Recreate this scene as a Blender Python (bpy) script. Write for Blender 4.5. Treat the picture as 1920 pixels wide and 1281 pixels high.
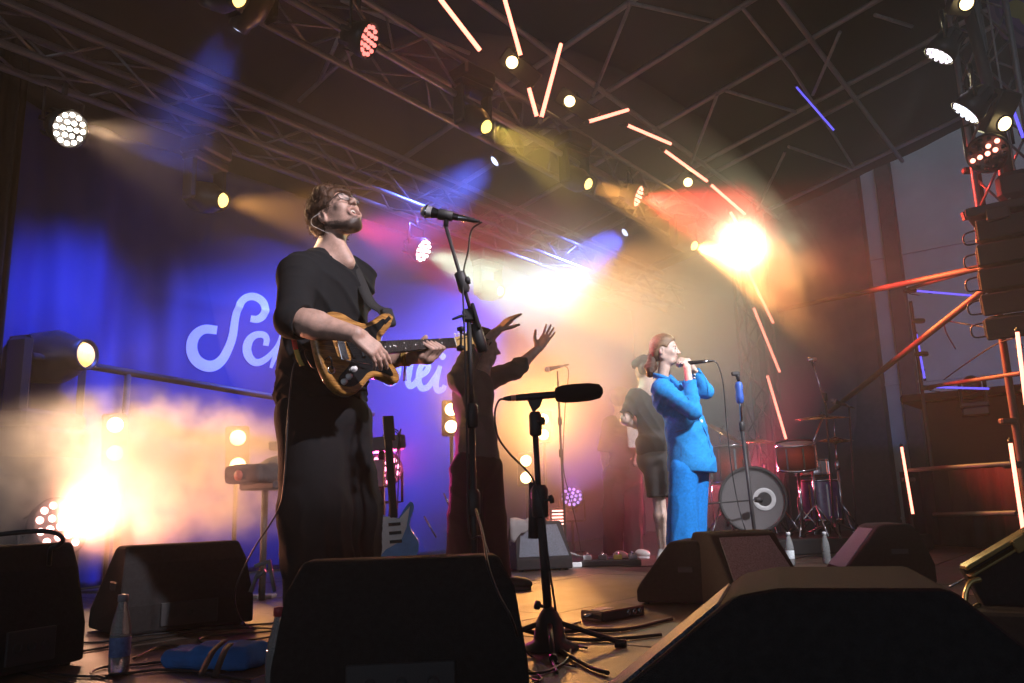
import bpy, bmesh, math, random
import numpy as np
from mathutils import Vector, Matrix
random.seed(7); np.random.seed(7)
SC = bpy.context.scene
for o in list(bpy.data.objects): bpy.data.objects.remove(o)
COL = SC.collection
R = math.radians
# ---------------------------------------------------------------- camera
F_PX, CAM_H, PITCH, ROLL = 1530.0, 0.50, R(11.45), R(-1.7)
cam_d = bpy.data.cameras.new('camera'); cam = bpy.data.objects.new('camera', cam_d); COL.objects.link(cam)
cam_d.sensor_width = 36.0; cam_d.lens = 36.0 * F_PX / 1920.0; cam_d.clip_start = 0.05; cam_d.clip_end = 400
CAM_M = Matrix.Rotation(math.pi/2 + PITCH, 3, 'X') @ Matrix.Rotation(ROLL, 3, 'Z')
cam.matrix_world = Matrix.Translation((0, 0, CAM_H)) @ CAM_M.to_4x4()
SC.camera = cam
# ---------------------------------------------------------------- world: the last grey light of a night sky
world = bpy.data.worlds.new('World'); SC.world = world; world.use_nodes = True
nt = world.node_tree; nt.nodes.clear()
sky = nt.nodes.new('ShaderNodeTexSky'); sky.sky_type = 'NISHITA'; sky.sun_disc = False
sky.sun_elevation = R(3); sky.sun_rotation = R(200)
hsv = nt.nodes.new('ShaderNodeHueSaturation'); hsv.inputs['Saturation'].default_value = 0.25
bg = nt.nodes.new('ShaderNodeBackground'); bg.inputs['Strength'].default_value = 0.046
wo = nt.nodes.new('ShaderNodeOutputWorld')
tn = nt.nodes.new('ShaderNodeMix'); tn.data_type = 'RGBA'; tn.blend_type = 'MULTIPLY'; tn.inputs[0].default_value = 1.0; tn.inputs[7].default_value = (0.74, 0.94, 1.28, 1)   # blue hour
nt.links.new(sky.outputs[0], hsv.inputs['Color']); nt.links.new(hsv.outputs[0], tn.inputs[6]); nt.links.new(tn.outputs[2], bg.inputs['Color']); nt.links.new(bg.outputs[0], wo.inputs['Surface'])
# ---------------------------------------------------------------- exposure and render settings
SC.view_settings.view_transform = 'Standard'; SC.view_settings.look = 'None'
SC.view_settings.exposure = 0.0; SC.view_settings.gamma = 1.0
try: SC.view_settings.use_curve_mapping = False
except Exception: pass
SC.render.engine = 'CYCLES'
cy = SC.cycles
cy.use_denoising = True
cy.max_bounces = 4; cy.diffuse_bounces = 1; cy.glossy_bounces = 2; cy.transmission_bounces = 4
cy.use_adaptive_sampling = True; cy.adaptive_threshold = 0.05
cy.use_light_tree = True
cy.volume_bounces = 0; cy.transparent_max_bounces = 8
cy.caustics_reflective = False; cy.caustics_refractive = False
cy.sample_clamp_indirect = 1.5
cy.volume_step_rate = 1.0; cy.volume_max_steps = 256
# ---------------------------------------------------------------- places: pixel rays of the photograph give real points at known depths
CAM = Vector((0, 0, CAM_H))
AZ = R(37.2)                                                   # the stage's width runs 37 degrees to the right of the view
UD = Vector((math.sin(AZ), math.cos(AZ), 0)); VD = Vector((-math.cos(AZ), math.sin(AZ), 0))
def W(u, v, z): return UD*u + VD*v + Vector((0, 0, z))        # stage coordinates: along the front, towards the back, up
def ray(x, y): return CAM_M @ Vector(((x-960)/F_PX, -(y-640.5)/F_PX, -1))
def P(x, y, Y): d = ray(x, y); return CAM + d*(Y/d.y)
def Pv(x, y, v): d = ray(x, y); return CAM + d*(v/d.dot(VD))
def Pu(x, y, u): d = ray(x, y); return CAM + d*(u/d.dot(UD))
def Pz(x, y, z=0.0): d = ray(x, y); return CAM + d*((z-CAM_H)/d.z)
def proof(x, y, lift=0):                                       # the sloping plane of the roof pipes
    d = ray(x, y); n = Vector((0, 0, 1)) + VD*0.2316; c = 4.5 + 0.2316*6.2 + lift
    return CAM + d*((c - CAM.dot(n))/d.dot(n))
def ppm(Y): return F_PX/Y
# ---------------------------------------------------------------- materials
def node_mat(name):
    m = bpy.data.materials.new(name); m.use_nodes = True
    t = m.node_tree; return m, t, t.nodes['Principled BSDF']
def N(t, kind, **kw):
    n = t.nodes.new(kind)
    for k, v in kw.items():
        if k in n.inputs: n.inputs[k].default_value = v
        else: setattr(n, k, v)
    return n
def mat(name, col, rough=0.5, metal=0.0, var=0.15, scale=12.0, bump=0.0, bscale=60.0, rvar=0.12, coat=0.0, spec=0.5, sheen=0.0, stretch=None):
    m, t, b = node_mat(name)
    tc = N(t, 'ShaderNodeTexCoord'); src = tc.outputs['Object']
    if stretch:
        mp = N(t, 'ShaderNodeMapping'); mp.inputs['Scale'].default_value = stretch; t.links.new(src, mp.inputs[0]); src = mp.outputs[0]
    nz = N(t, 'ShaderNodeTexNoise', Scale=scale, Detail=6.0, Roughness=0.6); t.links.new(src, nz.inputs['Vector'])
    rp = N(t, 'ShaderNodeValToRGB'); e = rp.color_ramp.elements
    e[0].position = 0.3; e[1].position = 0.72
    e[0].color = (*[max(0, c*(1-var)) for c in col], 1); e[1].color = (*[min(1, c*(1+var)) for c in col], 1)
    t.links.new(nz.outputs['Fac'], rp.inputs[0]); t.links.new(rp.outputs[0], b.inputs['Base Color'])
    mr = N(t, 'ShaderNodeMapRange'); mr.inputs['To Min'].default_value = max(0.03, rough-rvar); mr.inputs['To Max'].default_value = min(1, rough+rvar)
    t.links.new(nz.outputs['Fac'], mr.inputs['Value']); t.links.new(mr.outputs[0], b.inputs['Roughness'])
    b.inputs['Metallic'].default_value = metal; b.inputs['Specular IOR Level'].default_value = spec
    if coat: b.inputs['Coat Weight'].default_value = coat; b.inputs['Coat Roughness'].default_value = 0.12
    if sheen: b.inputs['Sheen Weight'].default_value = sheen
    if bump:
        n2 = N(t, 'ShaderNodeTexNoise', Scale=bscale, Detail=4.0); t.links.new(src, n2.inputs['Vector'])
        bp = N(t, 'ShaderNodeBump', Strength=bump, Distance=0.01); t.links.new(n2.outputs['Fac'], bp.inputs['Height']); t.links.new(bp.outputs[0], b.inputs['Normal'])
    return m
def emit(name, col, strength, sampled=False):
    m, t, b = node_mat(name)
    if not sampled: m.cycles.emission_sampling = 'NONE'
    b.inputs['Base Color'].default_value = (0.3, 0.3, 0.3, 1); b.inputs['Roughness'].default_value = 0.3
    b.inputs['Emission Color'].default_value = (*col, 1); b.inputs['Emission Strength'].default_value = strength
    return m
M = {}
M['black'] = mat('black_paint', (0.030, 0.030, 0.032), 0.55, bump=0.15, bscale=240)
M['steel'] = mat('galvanised_tube', (0.30, 0.29, 0.29), 0.5, 0.2, scale=9, var=0.3)
M['alu'] = mat('truss_aluminium', (0.19, 0.19, 0.20), 0.42, 0.5, scale=14, var=0.25)
M['brown_pipe'] = mat('weathered_pipe', (0.075, 0.062, 0.055), 0.6, 0.1, scale=9, var=0.4)
M['fixture'] = mat('fixture_black', (0.022, 0.022, 0.024), 0.4, bump=0.05)
M['rubber'] = mat('cable_rubber', (0.018, 0.018, 0.019), 0.45, var=0.3)
M['carpet'] = mat('speaker_coating', (0.022, 0.022, 0.023), 0.9, bump=0.6, bscale=420, var=0.3, scale=60, spec=0.25)
M['chrome'] = mat('chrome', (0.62, 0.62, 0.64), 0.16, 1.0, var=0.06)
M['white_plastic'] = mat('white_plastic', (0.75, 0.75, 0.75), 0.35)
# ---------------------------------------------------------------- mesh builder
ORG = {}
def frame_from(d):
    d = Vector(d).normalized(); a = Vector((0, 0, 1)) if abs(d.z) < 0.95 else Vector((1, 0, 0))
    x = a.cross(d).normalized(); return x, d.cross(x).normalized(), d
class MB:
    def __init__(s): s.v = []; s.f = []; s.sm = []
    def add(s, vs, fs, smooth=False):
        o = len(s.v); s.v += [Vector(q) for q in vs]; s.f += [tuple(i+o for i in q) for q in fs]; s.sm += [smooth]*len(fs); return s
    def box(s, c, size, ax=None, ay=None, az=None, bev=0.0):
        c = Vector(c); ax = Vector(ax or (1, 0, 0)); ay = Vector(ay or (0, 1, 0)); az = Vector(az) if az else ax.cross(ay)
        hx, hy, hz = [q/2 for q in size]
        if bev <= 0:
            vs = [c + ax*(hx*i) + ay*(hy*j) + az*(hz*k) for k in (-1, 1) for j in (-1, 1) for i in (-1, 1)]
            return s.add(vs, [(0, 2, 3, 1), (4, 5, 7, 6), (0, 1, 5, 4), (2, 6, 7, 3), (0, 4, 6, 2), (1, 3, 7, 5)])
        b = min(bev, hx*.9, hy*.9, hz*.9)
        def ring(z, ins):
            X, Y = hx-ins, hy-ins
            return [c + ax*p + ay*q + az*z for p, q in ((-X+b, -Y), (X-b, -Y), (X, -Y+b), (X, Y-b), (X-b, Y), (-X+b, Y), (-X, Y-b), (-X, -Y+b))]
        vs = ring(-hz, b*.7) + ring(-hz+b, 0) + ring(hz-b, 0) + ring(hz, b*.7)
        fs = [tuple(range(7, -1, -1)), tuple(range(24, 32))]
        for r in range(3): fs += [(r*8+i, r*8+(i+1) % 8, r*8+8+(i+1) % 8, r*8+8+i) for i in range(8)]
        return s.add(vs, fs)
    def tube(s, p0, p1, r0, r1=None, n=10, caps=True):
        return s.path([p0, p1], [r0, r0 if r1 is None else r1], n, caps)
    def path(s, pts, r, n=8, caps=True, closed=False):
        pts = [Vector(p) for p in pts]; m = len(pts); rs = r if isinstance(r, (list, tuple)) else [r]*m
        vs, fs = [], []; x = None
        for i, p in enumerate(pts):
            if closed: d = pts[(i+1) % m]-pts[i-1]
            else: d = pts[min(i+1, m-1)]-pts[max(i-1, 0)]
            if d.length < 1e-9: d = Vector((0, 0, 1))
            d.normalize()
            if x is None: x = frame_from(d)[0]
            x = (x - d*x.dot(d)); x = x.normalized() if x.length > 1e-6 else frame_from(d)[0]
            y = d.cross(x)
            vs += [p + (x*math.cos(2*math.pi*k/n) + y*math.sin(2*math.pi*k/n))*rs[i] for k in range(n)]
        for i in range(m if closed else m-1):
            j = (i+1) % m
            fs += [(i*n+k, i*n+(k+1) % n, j*n+(k+1) % n, j*n+k) for k in range(n)]
        s.add(vs, fs, True)
        if caps and not closed: s.f += [tuple(len(s.v)-len(vs)+k for k in range(n-1, -1, -1)), tuple(len(s.v)-n+k for k in range(n))]; s.sm += [False]*2
        return s
    def lathe(s, base, axis, prof, n=20, smooth=True):             # prof: (radius, height along axis)
        base = Vector(base); x, y, d = frame_from(axis); vs, fs = [], []
        for r, h in prof: vs += [base + d*h + (x*math.cos(2*math.pi*k/n) + y*math.sin(2*math.pi*k/n))*max(r, 1e-4) for k in range(n)]
        for i in range(len(prof)-1): fs += [(i*n+k, i*n+(k+1) % n, i*n+n+(k+1) % n, i*n+n+k) for k in range(n)]
        return s.add(vs, fs, smooth)
    def disc(s, c, axis, r, n=20):
        x, y, d = frame_from(axis); c = Vector(c)
        return s.add([c + (x*math.cos(2*math.pi*k/n) + y*math.sin(2*math.pi*k/n))*r for k in range(n)], [tuple(range(n))])
    def prism(s, poly, e0, e1):                                    # poly: world points of one end face, swept by e1-e0
        a = [Vector(q)+Vector(e0) for q in poly]; b = [Vector(q)+Vector(e1) for q in poly]; n = len(poly)
        return s.add(a+b, [tuple(range(n-1, -1, -1)), tuple(range(n, 2*n))] + [(i, (i+1) % n, n+(i+1) % n, n+i) for i in range(n)])
    def build(s, name, m, parent=None, base=None):
        org = ORG[parent.name] if parent else Vector(base if base is not None else (0, 0, 0))
        me = bpy.data.meshes.new(name)
        me.from_pydata([tuple(q-org) for q in s.v], [], s.f); me.polygons.foreach_set('use_smooth', s.sm); me.update()
        if isinstance(m, str): m = M[m]
        me.materials.append(m)
        o = bpy.data.objects.new(name, me); COL.objects.link(o)
        if parent: o.parent = parent
        else: o.location = org
        ORG[o.name] = org
        return o
def tag(o, label=None, cat=None, group=None, kind=None):
    if label: o['label'] = label
    if cat: o['category'] = cat
    if group: o['group'] = group
    if kind: o['kind'] = kind
    return o
def thing(name, label, cat, loc=(0, 0, 0), group=None):
    o = bpy.data.objects.new(name, None); COL.objects.link(o); o.location = loc; o.empty_display_size = 0.1
    ORG[o.name] = Vector(loc); return tag(o, label, cat, group)
def inst(src, name, parent, mtx):                                  # another piece that shares its mesh
    o = bpy.data.objects.new(name, src.data); COL.objects.link(o); o.parent = parent; o.matrix_local = mtx; ORG[o.name] = ORG[parent.name]; return o
def curve_pts(ctrl, n=8):                                          # Catmull-Rom through control points
    c = [Vector(q) for q in ctrl]; c = [c[0]*2-c[1]] + c + [c[-1]*2-c[-2]]; out = []
    for i in range(1, len(c)-2):
        for k in range(n):
            t = k/n; a, b, d, e = c[i-1], c[i], c[i+1], c[i+2]
            out.append(0.5*((2*b) + (d-a)*t + (2*a-5*b+4*d-e)*t*t + (3*b-a-3*d+e)*t**3))
    return out + [c[-2]]
def unit_tube(name, r, m, n=8):
    mb = MB().tube((0, 0, 0), (0, 0, 1), r, r, n); me = bpy.data.meshes.new(name); me.from_pydata([tuple(q) for q in mb.v], [], mb.f); me.polygons.foreach_set('use_smooth', mb.sm); me.materials.append(M[m]); return me
def place_tube(me, name, parent, a, b):                            # a pipe piece between two points, sharing its mesh
    org = ORG[parent.name]; a = Vector(a)-org; b = Vector(b)-org; x, y, d = frame_from(b-a); L = (b-a).length
    mt = Matrix(((x.x, y.x, d.x*L, a.x), (x.y, y.y, d.y*L, a.y), (x.z, y.z, d.z*L, a.z), (0, 0, 0, 1)))
    o = bpy.data.objects.new(name, me); COL.objects.link(o); o.parent = parent; o.matrix_local = mt; ORG[o.name] = org; return o
# ================================================================ SETTING
M['deck'] = mat('stage_deck_plywood', (0.055, 0.040, 0.030), 0.46, var=0.5, scale=5, bump=0.35, bscale=150, rvar=0.16, stretch=(1, 1, 1))
M['ground'] = mat('asphalt_ground', (0.05, 0.05, 0.05), 0.8, bump=0.4)
M['tarp'] = mat('roof_tarpaulin', (0.022, 0.022, 0.024), 0.7, var=0.3, scale=2, bump=0.3, bscale=6)
M['facade'] = mat('facade_render', (0.66, 0.68, 0.60), 0.85, var=0.12, scale=1.2, bump=0.3, bscale=40)
M['facade_dark'] = mat('facade_pilaster', (0.10, 0.10, 0.095), 0.8, var=0.2)
tag(MB().box((0, 16, -1.22), (46, 42, 0.04)).build('ground', 'ground', None, (0, 16, -1.2)), kind='structure')
# stage deck: a dark substructure, and plywood panels laid 2 m by 1 m
fl = MB().box(W(5.0, 3.75, -0.32), (15.4, 6.8, 0.56), UD, VD).build('stage_floor', 'black', None, W(5, 3.75, -0.04)); tag(fl, kind='structure')
panel0 = None
for i in range(-1, 7):
    for j in range(0, 7):
        c = W(-0.7+2*i+1 - (0.6 if j % 2 else 0), 0.4+j+0.5 - 0.1, -0.02 + random.uniform(-0.0012, 0.0012))
        if panel0 is None:
            panel0 = MB().box(c, (1.992, 0.992, 0.04), UD, VD, bev=0.004).build('deck_panel', 'deck', fl); c0 = c
        else: inst(panel0, 'deck_panel', fl, Matrix.Translation(c-c0))
# ---------------------------------------------------------------- backdrop with its printed word
m, t, b = node_mat('backdrop_cloth'); M['backdrop'] = m
tc = N(t, 'ShaderNodeTexCoord'); nz = N(t, 'ShaderNodeTexNoise', Scale=3.0, Detail=8.0); t.links.new(tc.outputs['Object'], nz.inputs['Vector'])
rp = N(t, 'ShaderNodeValToRGB'); rp.color_ramp.elements[0].color = (0.004, 0.022, 0.17, 1); rp.color_ramp.elements[1].color = (0.006, 0.032, 0.25, 1)
t.links.new(nz.outputs['Fac'], rp.inputs[0]); t.links.new(rp.outputs[0], b.inputs['Base Color']); b.inputs['Roughness'].default_value = 0.75
wv = N(t, 'ShaderNodeTexNoise', Scale=260.0, Detail=2.0); t.links.new(tc.outputs['Object'], wv.inputs['Vector'])
bp = N(t, 'ShaderNodeBump', Strength=0.2, Distance=0.004); t.links.new(wv.outputs['Fac'], bp.inputs['Height']); t.links.new(bp.outputs[0], b.inputs['Normal'])
M['print'] = mat('white_print', (0.88, 0.88, 0.88), 0.7, var=0.07, scale=4)
VB = 6.2
def fold(u, z):
    k = max(0.0, min(1.0, (3.75-u)/0.9))                            # loose folds at the left end, taut where the word is
    f = 0.055*k*(math.sin(u*9.5+0.6*math.sin(z*1.7)) + 0.6*math.sin(u*21+1.3+z*0.8)) * (1.15-0.2*z)
    f += 0.010*math.sin(u*2.3+z*1.1) + 0.007*math.sin(u*5.1-z*2.7+1) + 0.004*math.sin(z*9+u*1.5)
    f += 0.012*math.exp(-((z-2.32-0.02*math.sin(u*3))/0.03)**2)*(1-k)  # a crease across
    return f
u0, u1, z0, z1 = 2.05, 11.4, 0.02, 3.55
nu, nz_ = 260, 70
vs = [W(u0+(u1-u0)*i/nu, VB - fold(u0+(u1-u0)*i/nu, z0+(z1-z0)*j/nz_), z0+(z1-z0)*j/nz_) for j in range(nz_+1) for i in range(nu+1)]
fs = [(j*(nu+1)+i, j*(nu+1)+i+1, (j+1)*(nu+1)+i+1, (j+1)*(nu+1)+i) for j in range(nz_) for i in range(nu)]
bdrop = thing('backdrop', 'large blue cloth backdrop with white script lettering hung across the back', 'backdrop', W(6.5, VB, 0))
cl = MB().add(vs, fs, True).build('cloth', 'backdrop', bdrop); sd = cl.modifiers.new('thickness', 'SOLIDIFY'); sd.thickness = 0.004; sd.offset = -1
def A1(X, Y): return (340+X*0.1405, 530+Y*0.1405)
def A2(X, Y): return (680+X*0.1561, 560+Y*0.1561)
def stroke(name, ctrl, hw, mapf, sc):
    """one brush stroke of the word, its outline laid on the cloth"""
    c = [mapf(*q) for q in ctrl]; c3 = curve_pts([(q[0], q[1], 0) for q in c], 6); n = len(c3); L, Rr = [], []
    for i, q in enumerate(c3):
        d = (c3[min(i+1, n-1)]-c3[max(i-1, 0)]).normalized(); nn = Vector((-d.y, d.x, 0))
        t_ = i/(n-1)*(len(hw)-1); k = min(int(t_), len(hw)-2); w = (hw[k]+(hw[k+1]-hw[k])*(t_-k))*sc
        L.append(q+nn*w); Rr.append(q-nn*w)
    def onc(q):
        p = Pv(q.x, q.y, VB); u = p.dot(UD); return W(u, VB-fold(u, p.z)-0.004, p.z)
    mb = MB(); mb.add([onc(q) for q in L]+[onc(q) for q in Rr], [(i, i+1, n+i+1, n+i) for i in range(n-1)], True)
    return mb.build(name, 'print', bdrop)
stroke('letter', [(925, 480), (1010, 490), (1080, 450), (1112, 370), (1100, 280), (1040, 215), (950, 185), (860, 205), (790, 270), (750, 360), (725, 460), (710, 580), (698, 690), (670, 800), (620, 920), (560, 1020), (480, 1090), (390, 1115), (290, 1095), (200, 1030), (150, 930), (145, 820), (180, 720), (250, 650), (340, 620), (482, 634)],
       [44, 52, 53, 53, 50, 50, 52, 55, 58, 64, 74, 78, 78, 72, 62, 56], A1, 0.1405)
stroke('letter', [(1128, 842), (1140, 760), (1110, 705), (1050, 690), (980, 705), (920, 760), (890, 840), (890, 920), (920, 1000), (980, 1058), (1050, 1062), (1130, 1020), (1200, 950), (1262, 860), (1310, 760), (1350, 620)], [36, 42, 46, 58, 58, 50, 40, 22, 30], A1, 0.1405)
stroke('letter', [(1195, 1140), (1240, 1010), (1330, 780), (1420, 500), (1470, 260)], [20, 34, 40, 42], A1, 0.1405)
stroke('letter', [(1290, 1010), (1400, 880), (1490, 850), (1530, 930), (1500, 1080), (1560, 1150), (1640, 1080)], [30, 40, 40, 38, 26], A1, 0.1405)
stroke('letter', [(-170, 720), (-190, 860), (-160, 960), (-80, 960), (-10, 860), (15, 740), (0, 900), (40, 970)], [38, 40, 36, 40, 36], A2, 0.1561)
stroke('letter', [(222, 380), (200, 520), (215, 600), (250, 760), (240, 880), (270, 990), (340, 1015), (400, 960), (425, 850), (420, 750)], [26, 28, 40, 44, 40, 36, 36], A2, 0.1561)
stroke('letter', [(430, 735), (490, 770), (575, 762), (556, 880), (540, 985), (570, 1050), (630, 1020), (690, 935), (770, 880), (800, 810), (760, 780), (710, 810), (680, 900), (680, 1010), (720, 1075), (790, 1060), (850, 980), (925, 860)], [28, 34, 40, 40, 36, 34, 34, 34, 38, 40, 34, 26], A2, 0.1561)
stroke('letter', [(942, 805), (905, 930), (885, 1040), (910, 1105), (965, 1085), (990, 1040)], [26, 34, 36, 36, 24], A2, 0.1561)
stroke('letter_dot', [(968, 655), (970, 690), (972, 735)], [12, 40, 40, 12], A2, 0.1561)
# rail across the lower backdrop, black side curtain
rail = MB(); rail.tube(Pv(60, 668, 6.0), Pv(700, 776, 6.0), 0.028); rail.tube(Pv(240, 700, 6.0), Pv(240, 700, 6.0)-Vector((0, 0, Pv(240, 700, 6.0).z)), 0.024)
tag(rail.build('scaffold_rail', 'black', None, Pv(240, 700, 6.0)), 'galvanised rail in front of the lower backdrop, behind the moving head', 'rail')
cm = MB(); pts = []
for i in range(61):
    a = i/60; pts.append((1.55+0.62*a, 5.9+0.05*math.sin(a*34)+0.03*math.sin(a*61)))
vs = [W(u, v, z) for z in (0.0, 1.3, 2.6, 3.9) for u, v in pts]; n = len(pts)
cm.add(vs, [(j*n+i, j*n+i+1, (j+1)*n+i+1, (j+1)*n+i) for j in range(3) for i in range(n-1)], True)
co = cm.build('side_curtain', mat('black_molton', (0.012, 0.012, 0.013), 0.95, bump=0.3), None, W(1.85, 5.9, 0)); co.modifiers.new('thickness', 'SOLIDIFY').thickness = 0.006
tag(co, 'black side curtain at the left end of the blue backdrop', 'curtain')
# ---------------------------------------------------------------- roof: tarpaulin over sloping pipes
roof = thing('stage_roof', 'sloping dark stage roof of scaffold pipes under a tarpaulin', 'roof', W(5, 3, 5))
def rz(v): return 4.5 + 0.2316*(6.2-v)
vs = []
ru = [-5 + 18.0*i/90 for i in range(91)]; rv = [-0.8 + 8.8*j/44 for j in range(45)]
for v in rv:
    for u in ru: vs.append(W(u, v, rz(v)+0.14+0.05*abs(math.sin(u*1.5))+0.015*math.sin(v*5+u)))
mb = MB(); mb.add(vs, [(j*91+i, j*91+i+1, (j+1)*91+i+1, (j+1)*91+i) for j in range(44) for i in range(90)], True); mb.build('tarpaulin', 'tarp', roof)
PIPE = unit_tube('pipe', 0.03, 'steel', 10); THIN = unit_tube('thin_pipe', 0.02, 'steel', 8); BR = unit_tube('truss_brace', 0.011, 'alu', 6); CH = unit_tube('truss_chord', 0.026, 'alu', 10)
def span(a, b, e0=0.0, e1=0.0):
    a, b = Vector(a), Vector(b); d = b-a; return a-d*e0, b+d*e1
for (a, b) in [((1073, 80), (1184, 0)), ((1113, 188), (1411, 0)), ((1240, 228), (1616, 27)), ((1303, 312), (1726, 86)), ((1400, 300), (1690, 130)), ((1434, 396), (1797, 223))]:
    p, q = proof(*a), proof(*b); u = (p.dot(UD)+q.dot(UD))/2
    place_tube(PIPE, 'rafter', roof, W(u, 6.9, rz(6.9)), W(u, -0.7, rz(-0.7)))
for v in (6.2, 4.1, 2.2): place_tube(PIPE, 'purlin', roof, W(-3, v, rz(v)-0.07), W(12.6, v, rz(v)-0.07))
for a, b in [((1392, 15), (1486, 132)), ((1486, 132), (1600, 312)), ((1360, 170), (1492, 210)), ((1478, 275), (1597, 316)), ((1575, 60), (1524, 178)), ((1345, 178), (1296, 305)), ((1472, 285), (1420, 392)), ((1182, 8), (1112, 180)), ((1178, 5), (1334, 40)), ((1640, 28), (1710, 50)), ((640, 0), (880, 100)), ((560, 190), (690, 70)), ((600, 150), (640, 60))]:
    place_tube(THIN, 'roof_brace', roof, proof(*a, lift=-0.1), proof(*b, lift=-0.1))
def box_truss(label, a, b, hv, hz, pitch, group=None, name='lighting_truss'):
    """four chords and their zigzag braces; hv, hz are the two cross directions"""
    a, b = Vector(a), Vector(b); t_ = thing(name, label, 'truss', a, group); L = (b-a).length; d = (b-a)/L
    cs = [Vector((0, 0, 0)), hv, hv+hz, hz]
    for c in cs: place_tube(CH, 'chord', t_, a+c, b+c)
    n = max(2, int(L/pitch))
    for k in range(4):
        c, e = cs[k], cs[(k+1) % 4]
        for i in range(n):
            s_, f_ = (c, e) if i % 2 == 0 else (e, c)
            place_tube(BR, 'brace', t_, a+d*(L*i/n)+s_, a+d*(L*(i+1)/n)+f_)
    return t_
ZV = Vector((0, 0, 1))
box_truss('aluminium box truss along the back above the blue backdrop', W(0.3, 5.6, 3.44), W(11.4, 5.6, 3.44), -VD*0.30, ZV*0.29, 0.42)
box_truss('aluminium box truss across the middle carrying the zigzag of light tubes', W(2.6, 4.1, 3.88), W(11.0, 4.1, 3.88), VD*0.36, ZV*0.35, 0.42)
box_truss('upright truss tower behind the drum kit, light tubes along it', W(10.75, 3.85, 0.0), W(10.75, 3.85, 4.6), VD*0.36, UD*0.36, 0.45, name='truss_tower')
# ---------------------------------------------------------------- the building beyond the right end
fac = thing('building', 'pale rendered building with dark pilasters beyond the right end of the stage', 'building', W(16, 3, -1.2))
MB().box(W(16.3, 2.5, 4.0), (0.5, 17, 10.4), UD, VD).build('wall', 'facade', fac)
for px in (1692,):
    p = Pu(px, 620, 15.9); v = p.dot(VD); MB().box(W(15.95, v, 3.4), (0.25, 0.26, 9.0), UD, VD, bev=0.01).build('pilaster', 'facade_dark', fac)
p = Pu(1644, 620, 15.9).dot(VD); MB().box(W(15.9, p+1.1, 3.4), (0.35, 2.2, 9.0), UD, VD).build('recess_panel', 'facade_dark', fac)
for k in range(4):
    MB().box(W(16.02, Pu(1725, 620, 15.9).dot(VD)+0.02, 0.1+k*2.4), (0.06, 2.9, 0.04), UD, VD).build('ledge', 'facade', fac)
# ---------------------------------------------------------------- haze and drifting smoke
def volume_mat(name, dens, col=(1, 1, 1), aniso=0.0, noise=None):
    m = bpy.data.materials.new(name); m.use_nodes = True; t = m.node_tree; t.nodes.clear()
    out = t.nodes.new('ShaderNodeOutputMaterial'); pv = t.nodes.new('ShaderNodeVolumePrincipled')
    pv.inputs['Color'].default_value = (*col, 1); pv.inputs['Density'].default_value = dens; pv.inputs['Anisotropy'].default_value = aniso
    if 'Density Attribute' in pv.inputs: pv.inputs['Density Attribute'].default_value = ''
    t.links.new(pv.outputs[0], out.inputs['Volume'])
    if noise is not None:
        sc, lo, hi = noise or (1, 0, 1)
        tc = N(t, 'ShaderNodeTexCoord'); nz = N(t, 'ShaderNodeTexNoise', Scale=sc, Detail=3.0, Roughness=0.62)
        t.links.new(tc.outputs['Object'], nz.inputs['Vector'])
        mr = N(t, 'ShaderNodeMapRange'); mr.inputs['From Min'].default_value = lo; mr.inputs['From Max'].default_value = hi; t.links.new(nz.outputs['Fac'], mr.inputs['Value'])
        ln = N(t, 'ShaderNodeVectorMath', operation='LENGTH'); t.links.new(tc.outputs['Generated'], ln.inputs[0])
        sb = N(t, 'ShaderNodeVectorMath', operation='SUBTRACT'); sb.inputs[1].default_value = (0.5, 0.5, 0.5); t.links.new(tc.outputs['Generated'], sb.inputs[0]); t.links.new(sb.outputs[0], ln.inputs[0])
        fo = N(t, 'ShaderNodeMapRange', interpolation_type='SMOOTHSTEP'); fo.inputs['From Min'].default_value = 0.49; fo.inputs['From Max'].default_value = 0.20
        t.links.new(ln.outputs['Value'], fo.inputs['Value'])
        m1 = N(t, 'ShaderNodeMath', operation='MULTIPLY'); m1.inputs[0].default_value = 1.0
        if noise: t.links.new(mr.outputs[0], m1.inputs[0])
        t.links.new(fo.outputs[0], m1.inputs[1])
        m2 = N(t, 'ShaderNodeMath', operation='MULTIPLY'); m2.inputs[1].default_value = dens; t.links.new(m1.outputs[0], m2.inputs[0]); t.links.new(m2.outputs[0], pv.inputs['Density'])
    return m
HAZE_D = 0.006
hz = MB().box((0, 16, 2.9), (48, 44, 10.4)).build('haze', volume_mat('haze_air', HAZE_D, aniso=0.25), None, (0, 16, -2.3)); tag(hz, kind='stuff')
def smoke(c, rad, dens, noise, aniso=0.2, boxy=2.0):
    bm = bmesh.new(); bmesh.ops.create_icosphere(bm, subdivisions=3, radius=1.0)
    me = bpy.data.meshes.new('smoke'); bm.to_mesh(me); bm.free()
    for v_ in me.vertices:
        n_ = sum(abs(c_)**boxy for c_ in v_.co)**(1/boxy); v_.co = Vector((v_.co.x*rad[0], v_.co.y*rad[1], v_.co.z*rad[2]))/n_
    me.materials.append(volume_mat('smoke_cloud', dens, aniso=aniso, noise=noise))
    o = bpy.data.objects.new('smoke', me); COL.objects.link(o); o.location = c; ORG[o.name] = Vector(c); tag(o, kind='stuff'); return o
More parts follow.
